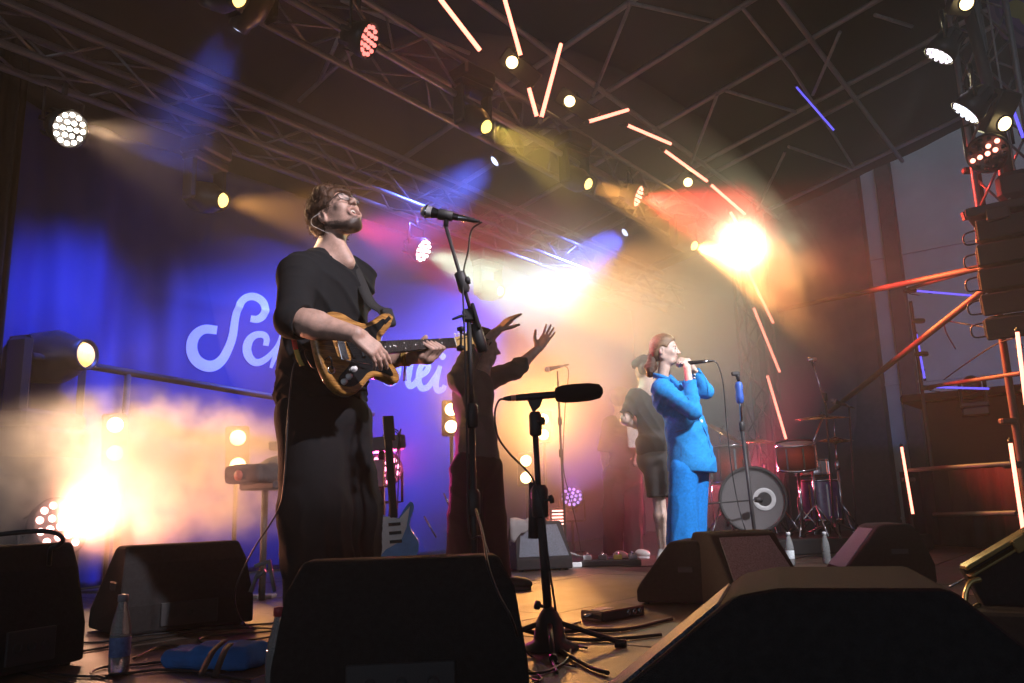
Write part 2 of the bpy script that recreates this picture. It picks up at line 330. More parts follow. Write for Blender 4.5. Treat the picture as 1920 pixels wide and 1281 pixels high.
# the cloud that hangs upstage, thinning towards its rims; thick smoke in the middle, at the left lamp and drifting at the right
smoke(W(8.3, 4.5, 2.3), (5.4, 1.95, 2.9), 0.066, None, boxy=2.15).rotation_euler.z = math.pi/2-AZ
smoke(W(2.9, 4.7, 3.55), (1.7, 0.9, 0.75), 0.055, None).rotation_euler.z = math.pi/2-AZ
smoke(P(1130, 690, 7.35), (2.3, 1.35, 1.7), 0.44, ())
smoke(Pv(1386, 470, 3.75), (0.75, 0.75, 0.70), 1.3, ())                       # the puff the most glaring lamp lights up
smoke(P(225, 895, 4.9), (1.45, 0.62, 0.60), 4.4, (3.2, 0.37, 0.66))
smoke(P(1450, 570, 9.3), (2.3, 1.3, 1.5), 0.75, (1.5, 0.40, 0.74))
# ================================================================ LAMPS
def spot(name, loc, target, col, power, angle, blend=0.5, radius=0.04, parent=None):
    l = bpy.data.lights.new(name, 'SPOT'); l.color = col; l.energy = power; l.spot_size = R(angle); l.spot_blend = blend; l.shadow_soft_size = radius
    o = bpy.data.objects.new(name, l); COL.objects.link(o); d = (Vector(target)-Vector(loc)).normalized()
    o.rotation_euler = d.to_track_quat('-Z', 'Y').to_euler(); o.location = Vector(loc)
    if parent: o.parent = parent; o.location = Vector(loc)-ORG[parent.name]
    return o
EM = {}
def em(col, s, sampled=False):
    k = (col, s, sampled)
    if k not in EM: EM[k] = emit('glow_surface', col, s, sampled)
    return EM[k]
def led_par(label, pos, aim, col, lens_col, power, angle=34, lens_s=9, r=0.115, rings=(1, 6, 12), lit=None, hang=1, group=None, blend=0.55):
    """round LED wash: housing, yoke, clamp and its separate lenses"""
    pos = Vector(pos); d = (Vector(aim)-pos).normalized(); x, y, _ = frame_from(d)
    t_ = thing('led_wash_light', label, 'stage light', pos - d*0.09, group)
    MB().lathe(pos, d, [(0.02, -0.20), (r*0.55, -0.19), (r*0.8, -0.13), (r*1.08, -0.05), (r*1.12, 0.012), (r*1.04, 0.014), (r*1.02, -0.004), (0.0, -0.004)], 28).build('housing', 'fixture', t_)
    for k in range(6):
        a = k*math.pi/3; q = pos - d*0.13 + (x*math.cos(a)+y*math.sin(a))*r*0.86
        MB().box(q, (0.012, 0.03, 0.1), (x*math.cos(a)+y*math.sin(a)), (-x*math.sin(a)+y*math.cos(a)), d).build('cooling_fin', 'fixture', t_)
    yk = MB(); side = d.cross(ZV).normalized() if abs(d.z) < 0.9 else UD
    top = pos - d*0.08 + ZV*hang*(r*1.9)
    yk.path([pos-d*0.08+side*r*1.2, top+side*r*1.2, top+side*r*0.9, top-side*r*0.9, top-side*r*1.2, pos-d*0.08-side*r*1.2], 0.011, 6); yk.build('yoke', 'fixture', t_)
    MB().tube(top, top+ZV*hang*0.09, 0.018).build('clamp', 'fixture', t_)
    k = 0; proto = None
    for n_, rr in zip(rings, (0, 0.42, 0.82)):
        for i in range(n_):
            a = 2*math.pi*i/n_ + 0.2; q = pos + d*0.006 + (x*math.cos(a)+y*math.sin(a))*r*rr
            on = lit is None or k in lit
            MB().lathe(q, d, [(r*0.135, -0.008), (r*0.135, 0.002), (r*0.10, 0.010), (0.0, 0.013)], 10).build('lens', em(lens_col, lens_s) if on else 'fixture', t_); k += 1
    if hang < 0: MB().tube(top, Vector((top.x, top.y, 0.012)), 0.014).build('floor_post', 'fixture', t_); MB().lathe(Vector((top.x, top.y, 0)), ZV, [(0.0, 0.014), (0.13, 0.012), (0.13, 0.0)], 18).build('floor_plate', 'fixture', t_)
    if power: spot('lamp', pos+d*0.03, pos+d, col, power, angle, blend, r*0.7, t_)
    return t_
def moving_head(label, pos, aim, col, lens_col, power, angle=30, lens_s=3, s=1.0, up=1, group=None, blend=0.35, soft=None):
    """moving head: base box, two-armed yoke and a tilting head with a lens barrel; pos is the lens"""
    pos = Vector(pos); d = (Vector(aim)-pos).normalized(); side = d.cross(ZV).normalized()
    hc = pos - d*0.20*s
    t_ = thing('moving_head_light', label, 'stage light', hc + ZV*up*0.34*s, group)
    MB().lathe(pos, d, [(0.0, -0.34*s), (0.085*s, -0.33*s), (0.115*s, -0.28*s), (0.12*s, -0.14*s), (0.095*s, -0.08*s), (0.072*s, -0.04*s), (0.070*s, 0.012*s), (0.060*s, 0.012*s), (0.058*s, -0.01*s), (0.0, -0.01*s)], 26).build('head', 'fixture', t_)
    for sg in (-1, 1):
        a = hc + side*sg*0.155*s
        MB().box(a + ZV*up*0.10*s, (0.045*s, 0.13*s, 0.34*s), side, ZV.cross(side), ZV, bev=0.02*s).build('yoke_arm', 'fixture', t_)
    MB().box(hc + ZV*up*0.285*s, (0.36*s, 0.15*s, 0.07*s), side, ZV.cross(side), ZV, bev=0.015*s).build('yoke_bridge', 'fixture', t_)
    MB().box(hc + ZV*up*0.385*s, (0.34*s, 0.24*s, 0.12*s), side, ZV.cross(side), ZV, bev=0.02*s).build('base', 'fixture', t_)
    MB().lathe(pos, d, [(0.058*s, -0.012*s), (0.05*s, 0.006*s), (0.03*s, 0.016*s), (0.0, 0.020*s)], 22).build('lens', em(lens_col, lens_s), t_)
    if power: spot('lamp', pos+d*0.035*s, pos+d, col, power, angle, blend, soft or 0.05*s, t_)
    return t_
AMB = (1.0, 0.43, 0.10)
def blinder(label, centers, face, power, group=None, s=10, r=0.055, col=AMB, lift=0.6):
    """blinder: a dark box with two round warm lamps"""
    cs = [Vector(c) for c in centers]; mid = sum(cs, Vector())/len(cs); d = (Vector(face)-mid).normalized(); x = d.cross(ZV).normalized(); y = x.cross(d)
    t_ = thing('blinder_light', label, 'stage light', mid-d*0.06, group)
    ax = (cs[-1]-cs[0]).normalized() if len(cs) > 1 else y
    ax = (ax - d*ax.dot(d)).normalized(); bx = d.cross(ax)
    MB().box(mid-d*0.055, ((cs[-1]-cs[0]).length+0.17 if len(cs) > 1 else 0.17, 0.17, 0.10), ax, bx, d, bev=0.012).build('housing', 'fixture', t_)
    for c in cs:
        q = c
        MB().lathe(q, d, [(r*1.25, -0.002), (r*1.25, 0.012), (r*1.05, 0.012), (r*1.0, 0.0)], 20).build('lamp_ring', 'fixture', t_)
        MB().lathe(q, d, [(r, 0.004), (r*0.7, 0.016), (0, 0.022)], 20).build('lamp_glass', em((1.0, 0.72, 0.30), s), t_)
        if power: spot('lamp', q+d*0.03, q+d+(ZV*lift if q.z < 2.2 else ZV*0), col, power, 100, 1.0, r, t_)
    if mid.z > 2.2: MB().tube(mid-d*0.10, mid-d*0.10+ZV*0.16, 0.015).build('clamp', 'fixture', t_)
    else: q = mid-d*0.10; MB().tube(q, Vector((q.x, q.y, 0.01)), 0.016).build('floor_post', 'fixture', t_); MB().lathe(Vector((q.x, q.y, 0)), ZV, [(0.0, 0.014), (0.16, 0.012), (0.16, 0.0)], 18).build('floor_plate', 'fixture', t_)
    return t_
BLUE = (0.085, 0.15, 1.0)
def proj(p):
    q = CAM_M.transposed() @ (Vector(p)-CAM); return 960+F_PX*q.x/-q.z, 640.5-F_PX*q.y/-q.z
def aim(pos, slope, a=0.25, out=1.0):
    """a target out over the crowd, dipped until the beam falls by this slope in the picture"""
    lo, hi = -2.5, 1.5; x0, y0 = proj(pos)
    for _ in range(40):
        m_ = (lo+hi)/2; x1, y1 = proj(Vector(pos)+(-VD*out+UD*a+ZV*m_)*0.25)
        if (y1-y0)/max(1e-3, x1-x0) > slope: lo = m_
        else: hi = m_
    return Vector(pos)+(-VD*out+UD*a+ZV*lo)
WARM = (1.0, 0.60, 0.34)
# back-truss washes
def bt(x, y, v=5.3): return Pv(x, y, v)
q = bt(130, 242); led_par('white lit round lamp of many lenses at the far upper left', q, aim(q, 0.36), WARM, (1.0, 0.86, 0.72), 850, 32)
q = bt(418, 376); moving_head('amber moving head below the back truss, left of the guitarist', q, aim(q, 0.18), AMB, (1.0, 0.62, 0.18), 360, 28)
q = bt(793, 470); led_par('pale pink round lamp right of the guitarist below the back truss', q, aim(q, 0.42), (0.70, 1.0, 0.74), (1.0, 0.66, 0.60), 900, 36)
q = bt(938, 546); moving_head('amber moving head right of the microphone, above the raised hand', q, aim(q, 0.05, -0.15), AMB, (1.0, 0.70, 0.25), 1000, 34)
q = bt(1045, 555, 5.4); led_par('white lamp glaring in the pale green haze at the back', q, CAM+Vector((0.1, 0, 1.15)), (0.78, 1.0, 0.74), (1, 1, 0.95), 650, 26, blend=1.0)
q = bt(640, 418); led_par('red magenta lamp hidden behind the head of the guitarist', q, aim(q, 0.25), (1.0, 0.04, 0.16), (1.0, 0.2, 0.25), 700, 40)
# middle truss
q = bt(690, 76, 3.9); led_par('red lamp of many lenses on the truss at the top', q, aim(q, 0.3, 0.5), (1.0, 0.06, 0.05), (1.0, 0.20, 0.17), 300, 34, 2.2)
q = bt(912, 238, 3.9); moving_head('olive amber moving head under the zigzag of tubes', q, aim(q, 0.5, -0.15), (1.0, 0.66, 0.12), (1.0, 0.66, 0.15), 450, 28)
q = bt(1103, 345, 3.9); moving_head('amber moving head left of the bright red lamp', q, aim(q, 0.36, -0.15), AMB, (1.0, 0.66, 0.20), 800, 28)
q = bt(1196, 368, 3.9); led_par('glaring red lamp of many lenses on the middle truss', q, aim(q, 0.3, 0.3), (1.0, 0.06, 0.04), (1.0, 0.22, 0.16), 4200, 50, 5)
q = bt(1302, 461, 3.9); moving_head('amber moving head beside the most glaring lamp', q, aim(q, 0.35, -0.4), AMB, (1.0, 0.70, 0.25), 2600, 36)
q = bt(1388, 470, 3.9); led_par('most glaring yellow white lamp where the tubes turn down', q, CAM+Vector((0.4, 0, 1.1)), (1.0, 0.97, 0.58), (1, 0.95, 0.8), 2800, 54, blend=1.0)
q = bt(448, -4, 3.9); moving_head('amber moving head cut by the top edge of the picture', q, aim(q, 0.3), AMB, (1.0, 0.62, 0.18), 60, 30)
# blue heads that wash the backdrop
moving_head('blue lit moving head at the top left, beam on the backdrop folds', Pv(447, 52, 4.4), Pv(110, 640, 6.2), BLUE, (0.55, 0.65, 1.0), 1000, 36, blend=1.0, soft=0.16)
moving_head('blue moving head under the roof above the microphone', Pv(928, 302, 4.7), Pv(440, 680, 6.2), BLUE, (0.55, 0.65, 1.0), 2600, 40, blend=1.0, soft=0.16)
moving_head('blue moving head farther along, left of the red glow', Pv(1172, 436, 4.8), Pv(830, 690, 6.2), BLUE, (0.55, 0.65, 1.0), 6500, 46, blend=1.0, soft=0.16)
# blinders facing the crowd
fc = P(900, 700, 0.5)
for k, (a, b, w) in enumerate([((960, 117), (989, 140), 'left pair of round amber lamps'), ((1068, 190), (1097, 208), 'middle pair of round amber lamps'), ((1290, 342), (1306, 353), 'right pair of small round amber lamps')]):
    blinder(w + ' up on the zigzag truss', [Pv(*a, 4.0), Pv(*b, 4.0)], fc, 9, 'blinders on the middle truss', 5)
fc = P(900, 250, 0.8)
blinder('pair of round amber lamps stacked left of the guitarist', [P(446, 821, 5.9), P(446, 873, 5.9)], fc, 75, 'blinders on the stage floor', 9, lift=0.1)
blinder('round lamp half lost in the thick smoke at the left', [P(216, 797, 5.9), P(216, 850, 5.9)], fc, 200, 'blinders on the stage floor', 9, col=(1.0, 0.58, 0.32), lift=0.1)
blinder('pair of small amber lamps left of the short stand', [P(986, 864, 8.3), P(986, 896, 8.3)], fc, 40, 'blinders on the stage floor', 9)
blinder('round lamp behind the back of the person with raised arms', [P(846, 768, 7.3), P(846, 800, 7.3)], fc, 25, 'blinders on the stage floor', 9)
blinder('round amber lamp glowing right of the short stand knob', [P(1019, 786, 8.6), P(1019, 815, 8.6)], fc, 340, 'blinders on the stage floor', 9, lift=0.3)
# the big moving head at the left on its case
q = P(160, 665, 5.7); moving_head('big black moving head with amber lens at the left, on a case', q, aim(q, -0.08, 0.4), AMB, (1.0, 0.62, 0.18), 220, 32, 1.6, s=1.6, up=-1)
q = P(120, 665, 5.74); tag(MB().box(Vector((q.x-0.26, 5.76, 0.40)), (0.62, 0.5, 0.79), bev=0.02).build('flight_case', 'carpet', None, Vector((q.x-0.26, 5.76, 0))), 'tall dark case under the big moving head at the left', 'flight case')
# floor lamps
led_par('red floor lamp of many lenses under the thick smoke', P(112, 988, 4.9), P(300, 900, 4.6), (1.0, 0.36, 0.20), (1.0, 0.42, 0.36), 560, 98, 8, r=0.16, hang=-1)
led_par('round violet floor lamp behind the thin stand', P(1072, 932, 9.0), P(1100, 600, 6.5), (0.5, 0.15, 1.0), (0.5, 0.3, 1.0), 110, 60, 2, hang=-1)
led_par('magenta floor lamp behind the guitarist', P(722, 880, 5.9), P(800, 780, 4.6), (1.0, 0.06, 0.35), (1.0, 0.3, 0.5), 120, 90, 4, hang=-1)
led_par('red floor lamp between the drum kit and the blue suit', P(1380, 900, 8.9), P(1360, 840, 7.0), (1.0, 0.09, 0.16), (1.0, 0.3, 0.3), 380, 120, 4, hang=-1)
# front of house
FR1 = P(1762, 103, 5.4); FR2 = P(1812, 210, 5.1)
led_par('white lit lamp with red edge at the upper right', FR1, P(1250, 900, 6.5), (1.0, 0.86, 0.92), (0.95, 0.85, 1.0), 160, 20, 3, r=0.10)
led_par('pale blue white lamp below it at the upper right', FR2, P(1290, 760, 6.1), (0.92, 0.93, 1.0), (0.75, 0.85, 1.0), 160, 20, 3, r=0.10)
led_par('red lamp with a few lit lenses at the right tower', P(1852, 288, 5.6), P(1500, 760, 3.2), (1.0, 0.05, 0.04), (1.0, 0.25, 0.18), 90, 40, 6, r=0.13, lit=(0, 1, 2, 4, 8, 13))
# two white lamps of the front truss above the crowd, out of the picture to the right
spot('front_lamp', (2.7, 0.7, 4.2), P(640, 520, 3.40), (1.0, 0.90, 0.97), 1700, 21, 0.8, 0.08)
spot('front_lamp', (3.9, 1.8, 4.3), P(1335, 810, 6.2), (0.95, 0.93, 1.0), 2800, 33, 0.9, 0.08)
# light tubes, and braces whose blue light is built as glow
def glow_tube(label, a, b, col, s, r=0.017, group='light tubes'):
    a, b = Vector(a), Vector(b); d = (b-a).normalized(); mid = (a+b)/2
    t_ = thing('glow_tube', label, 'light tube', mid, group)
    MB().tube(a, b, r, n=10).build('tube', em(col, s, True), t_)
    back = (mid-CAM).normalized(); back = (back-d*back.dot(d)).normalized(); x = d.cross(back)
    MB().box(mid+back*(r+0.014), (r*2.2, 0.022, (b-a).length+0.02), x, back, d).build('channel', 'fixture', t_)
    for f_ in (0.2, 0.8): MB().box(a.lerp(b, f_)+back*(r+0.045), (r*3.4, 0.05, 0.035), x, back, d, bev=0.006).build('clamp', 'black', t_)
    MB().path(curve_pts([a+back*0.02, a-d*0.03+back*0.05, a+back*0.10-ZV*0.04, a+d*0.12+back*0.12-ZV*0.05], 4), 0.005, 5).build('power_cable', 'rubber', t_)
    for e in (a, b): MB().tube(e-d*0.012, e+d*0.012, r*1.25).build('end_cap', 'fixture', t_)
    return t_
SAL = (1.0, 0.25, 0.17)
tubes = [((822, -6), (901, 96), 3.9, 'leftmost salmon tube at the top edge'), ((945, -6), (977, 107), 3.9, 'second salmon tube from the left at the top edge'), ((1052, 82), (1014, 224), 3.85, 'long tube leaning left in the middle of the zigzag'), ((991, 163), (1007, 221), 3.95, 'short tube meeting the long one in a V'),
         ((1101, 229), (1178, 206), 3.9, 'nearly level tube right of the V'), ((1174, 234), (1258, 270), 3.9, 'sloping tube below the level one'), ((1244, 281), (1326, 340), 3.9, 'tube above the glaring red lamp'), ((1331, 345), (1397, 402), 3.9, 'tube running to the most glaring lamp'), ((1368, 395), (1388, 430), 3.9, 'short tube at the most glaring lamp'),
         ((1398, 500), (1450, 606), 3.85, 'topmost tube below the most glaring lamp'), ((1412, 575), (1462, 698), 3.85, 'middle tube on the tower'), ((1438, 702), (1474, 824), 3.85, 'lowest tube on the tower above the drums')]
for a, b, v, w in tubes: glow_tube(w, Pv(*a, v-0.06), Pv(*b, v-0.06), SAL, 4.0, 0.018)
glow_tube('upright salmon tube left of the dark cabin, by the railing', P(1690, 836, 8.2), P(1712, 966, 8.2), SAL, 4.5, 0.013)
glow_tube('upright salmon tube near the right edge above the flight case', P(1894, 828, 5.6), P(1920, 1005, 5.6), SAL, 4.5, 0.013)
glow_tube('upright salmon tube cut by the right edge below the speakers', P(1907, 620, 5.6), P(1924, 760, 5.6), SAL, 4.5, 0.013)
BRACE_GLOW = (0.12, 0.10, 1.0)  # blue light falling on plain braces, put in as their own glow
for a, b, Y, w in [((1492, 162), (1565, 246), 9.0, 'brace with built-in blue glow under the roof pipes'), ((1712, 545), (1900, 561), 9.0, 'level brace with built-in blue glow behind the scaffold diagonal'), ((1718, 625), (1734, 712), 9.0, 'short upright brace with built-in violet glow beside the scaffold post'), ((1752, 726), (1856, 729), 9.0, 'brace with built-in blue glow above the dark cabin'), ((1891, 182), (1920, 262), 5.8, 'brace with built-in blue glow at the right edge beside the lamps')]:
    glow_tube(w, P(*a, Y), P(*b, Y), BRACE_GLOW, 1.3, 0.012, 'braces with built-in blue glow')
# ================================================================ PEOPLE: smooth bodies polygonised from blended distance fields
def A3(*q): return np.array(q, dtype=np.float32)
def npv(v): return np.array((v.x, v.y, v.z), dtype=np.float32)
def smin(a, b, k):
    if k <= 0: return np.minimum(a, b)
    h = np.clip(0.5+0.5*(b-a)/k, 0, 1); return b+(a-b)*h-k*h*(1-h)
def smax(a, b, k): return -smin(-a, -b, k)
def cap(a, b, r0, r1=None):
    a, b = npv(Vector(a)), npv(Vector(b)); r1 = r0 if r1 is None else r1; d = b-a; L = float(d@d)+1e-12
    def f(p):
        q = p-a; t = np.clip((q@d)/L, 0, 1); return np.linalg.norm(q-t[:, None]*d, axis=1)-(r0+(r1-r0)*t)
    return f
def ell(c, rad, ax=None):                                         # ellipsoid; ax: three unit axes
    c = npv(Vector(c)); r = np.array(rad, dtype=np.float32)
    Mx = np.array([list(a) for a in ax], dtype=np.float32) if ax else np.eye(3, dtype=np.float32)
    def f(p):
        q = (p-c)@Mx.T; k0 = np.linalg.norm(q/r, axis=1); k1 = np.linalg.norm(q/(r*r), axis=1)+1e-9; return k0*(k0-1)/k1
    return f
def rbox(c, half, ax, rnd):
    c = npv(Vector(c)); h = np.array(half, dtype=np.float32)-rnd; Mx = np.array([list(a) for a in ax], dtype=np.float32)
    def f(p):
        q = np.abs((p-c)@Mx.T)-h; return np.linalg.norm(np.maximum(q, 0), axis=1)+np.minimum(q.max(axis=1), 0)-rnd
    return f
def half(c, n):
    c = npv(Vector(c)); n = npv(Vector(n).normalized()); return lambda p: (p-c)@n
def uni(items):                                                   # [(field, blend)] smooth union in order
    def f(p):
        d = items[0][0](p)
        for g, k in items[1:]: d = smin(d, g(p), k)
        return d
    return f
def cut(f, g, k=0.0): return lambda p: smax(f(p), -g(p), k)
def both(f, g, k=0.0): return lambda p: smax(f(p), g(p), k)
def off(f, a): return lambda p: f(p)-a
def wave(p, s, seed):                                             # cheap smooth noise of about +-1
    r = np.random.RandomState(seed); d = np.zeros(len(p), dtype=np.float32); amp = 1.0; tot = 0
    for o in range(3):
        for k in range(3):
            v = r.normal(size=3).astype(np.float32); v *= s*(1.9**o)/np.linalg.norm(v); w = r.normal(size=3).astype(np.float32)*s*(1.9**o)*0.6
            d += amp*np.sin(p@v+r.uniform(0, 6.28)+1.3*np.sin(p@w+r.uniform(0, 6.28)))
        tot += amp*2.0; amp *= 0.55
    return d/tot
def rough(f, amp, s, seed): return lambda p: f(p)-amp*wave(p, s, seed)
def soft(p, s, seed):                                             # one octave of the same
    r = np.random.RandomState(seed); d = 0
    for k in range(3):
        v = r.normal(size=3).astype(np.float32); v *= s/np.linalg.norm(v); d = d+np.sin(p@v+np.float32(r.uniform(0, 6.28)))
    return d/2.2
def creases(f, dirv, freq, amp, seed):                            # cloth folds: narrow wandering ridges across dirv
    dv = npv(Vector(dirv).normalized())
    def g(p):
        d = f(p); near = np.abs(d) < 0.05
        if not near.any(): return d
        q = p[near]; ph = (q@dv)*np.float32(freq)+1.6*soft(q, 9.0, seed)+0.8*soft(q, 23.0, seed+1); a = amp*np.clip(soft(q, 8.0, seed+9)*0.9+0.45, 0, 1)
        d = d.copy(); d[near] -= a*((1-np.abs(np.sin(ph)))**1.6-0.3); return d
    return g
def polygonise(f, lo, hi, h):
    lo = np.array(lo, dtype=np.float32); B = 8
    nb = np.maximum(1, np.ceil((np.array(hi)-lo)/(h*B)).astype(int)); n = nb*B+1
    G = np.stack(np.meshgrid(*[np.arange(k) for k in nb], indexing='ij'), -1).reshape(-1, 3)
    cc = (lo+(G+0.5)*B*h).astype(np.float32); dc = f(cc)
    D = np.full(tuple(n), 1.0, dtype=np.float32)
    act = np.abs(dc) < 0.87*B*h*1.6
    for g in G[(dc <= 0) & ~act]: D[g[0]*B:g[0]*B+B+1, g[1]*B:g[1]*B+B+1, g[2]*B:g[2]*B+B+1] = -1.0
    ga = G[act]; lc = np.stack(np.meshgrid(*[np.arange(B+1)]*3, indexing='ij'), -1).reshape(-1, 3)
    for i in range(0, len(ga), 400):
        gg = ga[i:i+400]; idx = gg[:, None, :]*B+lc[None]; v = f((lo+idx.reshape(-1, 3)*h).astype(np.float32))
        ii = idx.reshape(-1, 3); D[ii[:, 0], ii[:, 1], ii[:, 2]] = v
    s = D < 0
    c8 = [(i, j, k) for i in (0, 1) for j in (0, 1) for k in (0, 1)]
    cnt = sum(s[i:n[0]-1+i, j:n[1]-1+j, k:n[2]-1+k].astype(np.int8) for i, j, k in c8)
    cells = np.argwhere((cnt > 0) & (cnt < 8))
    if len(cells) == 0: return [], []
    acc = np.zeros((len(cells), 3), dtype=np.float64); num = np.zeros(len(cells))
    vals = {c: D[cells[:, 0]+c[0], cells[:, 1]+c[1], cells[:, 2]+c[2]] for c in c8}
    for a in c8:
        for ax in range(3):
            if a[ax]: continue
            b = list(a); b[ax] = 1; b = tuple(b); va, vb = vals[a], vals[b]; m = (va < 0) != (vb < 0)
            t = np.where(m, va/np.where(m, va-vb, 1), 0); q = np.tile(np.array(a, dtype=np.float64), (len(cells), 1)); q[:, ax] += t
            acc[m] += q[m]; num[m] += 1
    V = lo+(cells+acc/num[:, None])*h
    idm = np.full(tuple(n), -1, dtype=np.int32); idm[cells[:, 0], cells[:, 1], cells[:, 2]] = np.arange(len(cells))
    F = []
    for ax in range(3):
        o1, o2 = (ax+1) % 3, (ax+2) % 3
        sl = [slice(None)]*3; sl[ax] = slice(0, n[ax]-1); s0 = s[tuple(sl)]; sl[ax] = slice(1, n[ax]); s1 = s[tuple(sl)]
        e = np.argwhere(s0 != s1); e = e[(e[:, o1] > 0) & (e[:, o2] > 0) & (e[:, o1] < n[o1]-1) & (e[:, o2] < n[o2]-1)]
        if not len(e): continue
        def at(d1, d2):
            q = e.copy(); q[:, o1] -= d1; q[:, o2] -= d2; return idm[q[:, 0], q[:, 1], q[:, 2]]
        quad = np.stack([at(0, 0), at(1, 0), at(1, 1), at(0, 1)], 1); ins = s[e[:, 0], e[:, 1], e[:, 2]]
        quad = np.where(ins[:, None], quad, quad[:, ::-1]); F.append(quad[(quad >= 0).all(1)])
    return V, np.concatenate(F)
def sdf_obj(name, f, lo, hi, h, m, parent=None, base=None, smooth_it=1):
    V, F = polygonise(f, lo, hi, h)
    org = ORG[parent.name] if parent else Vector(base)
    me = bpy.data.meshes.new(name); V = np.asarray(V)-npv(org)
    me.vertices.add(len(V)); me.vertices.foreach_set('co', V.astype(np.float32).ravel())
    F = np.asarray(F, dtype=np.int32); me.loops.add(F.size); me.loops.foreach_set('vertex_index', F.ravel())
    me.polygons.add(len(F)); me.polygons.foreach_set('loop_start', np.arange(0, F.size, 4, dtype=np.int32)); me.polygons.foreach_set('loop_total', np.full(len(F), 4, dtype=np.int32))
    me.update(calc_edges=True); me.validate(); me.polygons.foreach_set('use_smooth', [True]*len(me.polygons)); me.materials.append(M[m] if isinstance(m, str) else m)
    o = bpy.data.objects.new(name, me); COL.objects.link(o)
    if parent: o.parent = parent
    else: o.location = org
    ORG[o.name] = org
    if smooth_it:
        sm = o.modifiers.new('relax', 'SMOOTH'); sm.factor = 0.4; sm.iterations = smooth_it
    return o
def bounds(pts, pad):
    a = np.array([list(Vector(q)) for q in pts]); return a.min(0)-pad, a.max(0)+pad
def hand_field(wrist, d, nrm, thumb_side, curls, L=0.185, spread=0.10, thumb=(0.5, 0.35), tilt=0.0):
    """palm and five jointed fingers. d: wrist to knuckles; nrm: out of the back of the hand; thumb_side: +-1; curls: bend per finger, index first"""
    d = Vector(d).normalized(); nrm = Vector(nrm); nrm = (nrm-d*nrm.dot(d)).normalized(); s = d.cross(nrm)*thumb_side
    w = Vector(wrist); pl = L*0.50; items = []
    pc = w+d*pl*0.55
    items.append((rbox(pc, (pl*0.56, L*0.20, L*0.070), (d, s, nrm), L*0.06), 0.012))
    pts = [w, pc]
    for k, (ln, cu) in enumerate(zip((0.93, 1.0, 0.94, 0.76), curls)):
        t = 0.15-0.10*k                                             # sideways place of the knuckle
        kn = w+d*pl*(1.0-0.05*abs(k-1))+s*L*(0.155-0.105*k)+nrm*L*0.01; dd = (d+s*spread*(1.5-k)).normalized(); q = kn; r = L*0.052*(0.9 if k == 3 else 1)
        items.append((cap(w+d*pl*0.35+s*L*(0.12-0.085*k), kn, L*0.06, r*1.12), 0.008))
        ang = 0.0
        for seg, (fl, share) in enumerate(((0.245, 0.34), (0.155, 0.38), (0.115, 0.28))):
            ang += cu*share*2.6; e = q+(dd*math.cos(ang)-nrm*math.sin(ang))*L*fl*ln
            items.append((cap(q, e, r, r*0.88), 0.005 if seg else 0.006)); q = e; r *= 0.9; pts.append(e)
    tb = w+d*pl*0.25+s*L*0.16-nrm*L*0.03; t1 = tb+(d*0.62+s*thumb[0]*1.1-nrm*thumb[1])*L*0.24; dd = (d*0.9+s*thumb[0]*0.5-nrm*thumb[1]*1.4).normalized(); t2 = t1+dd*L*0.16; t3 = t2+(dd-nrm*0.2*thumb[1]).normalized()*L*0.13
    items += [(cap(tb, t1, L*0.082, L*0.066), 0.012), (cap(t1, t2, L*0.062, L*0.056), 0.005), (cap(t2, t3, L*0.056, L*0.045), 0.004)]; pts += [t1, t3]
    return items, pts
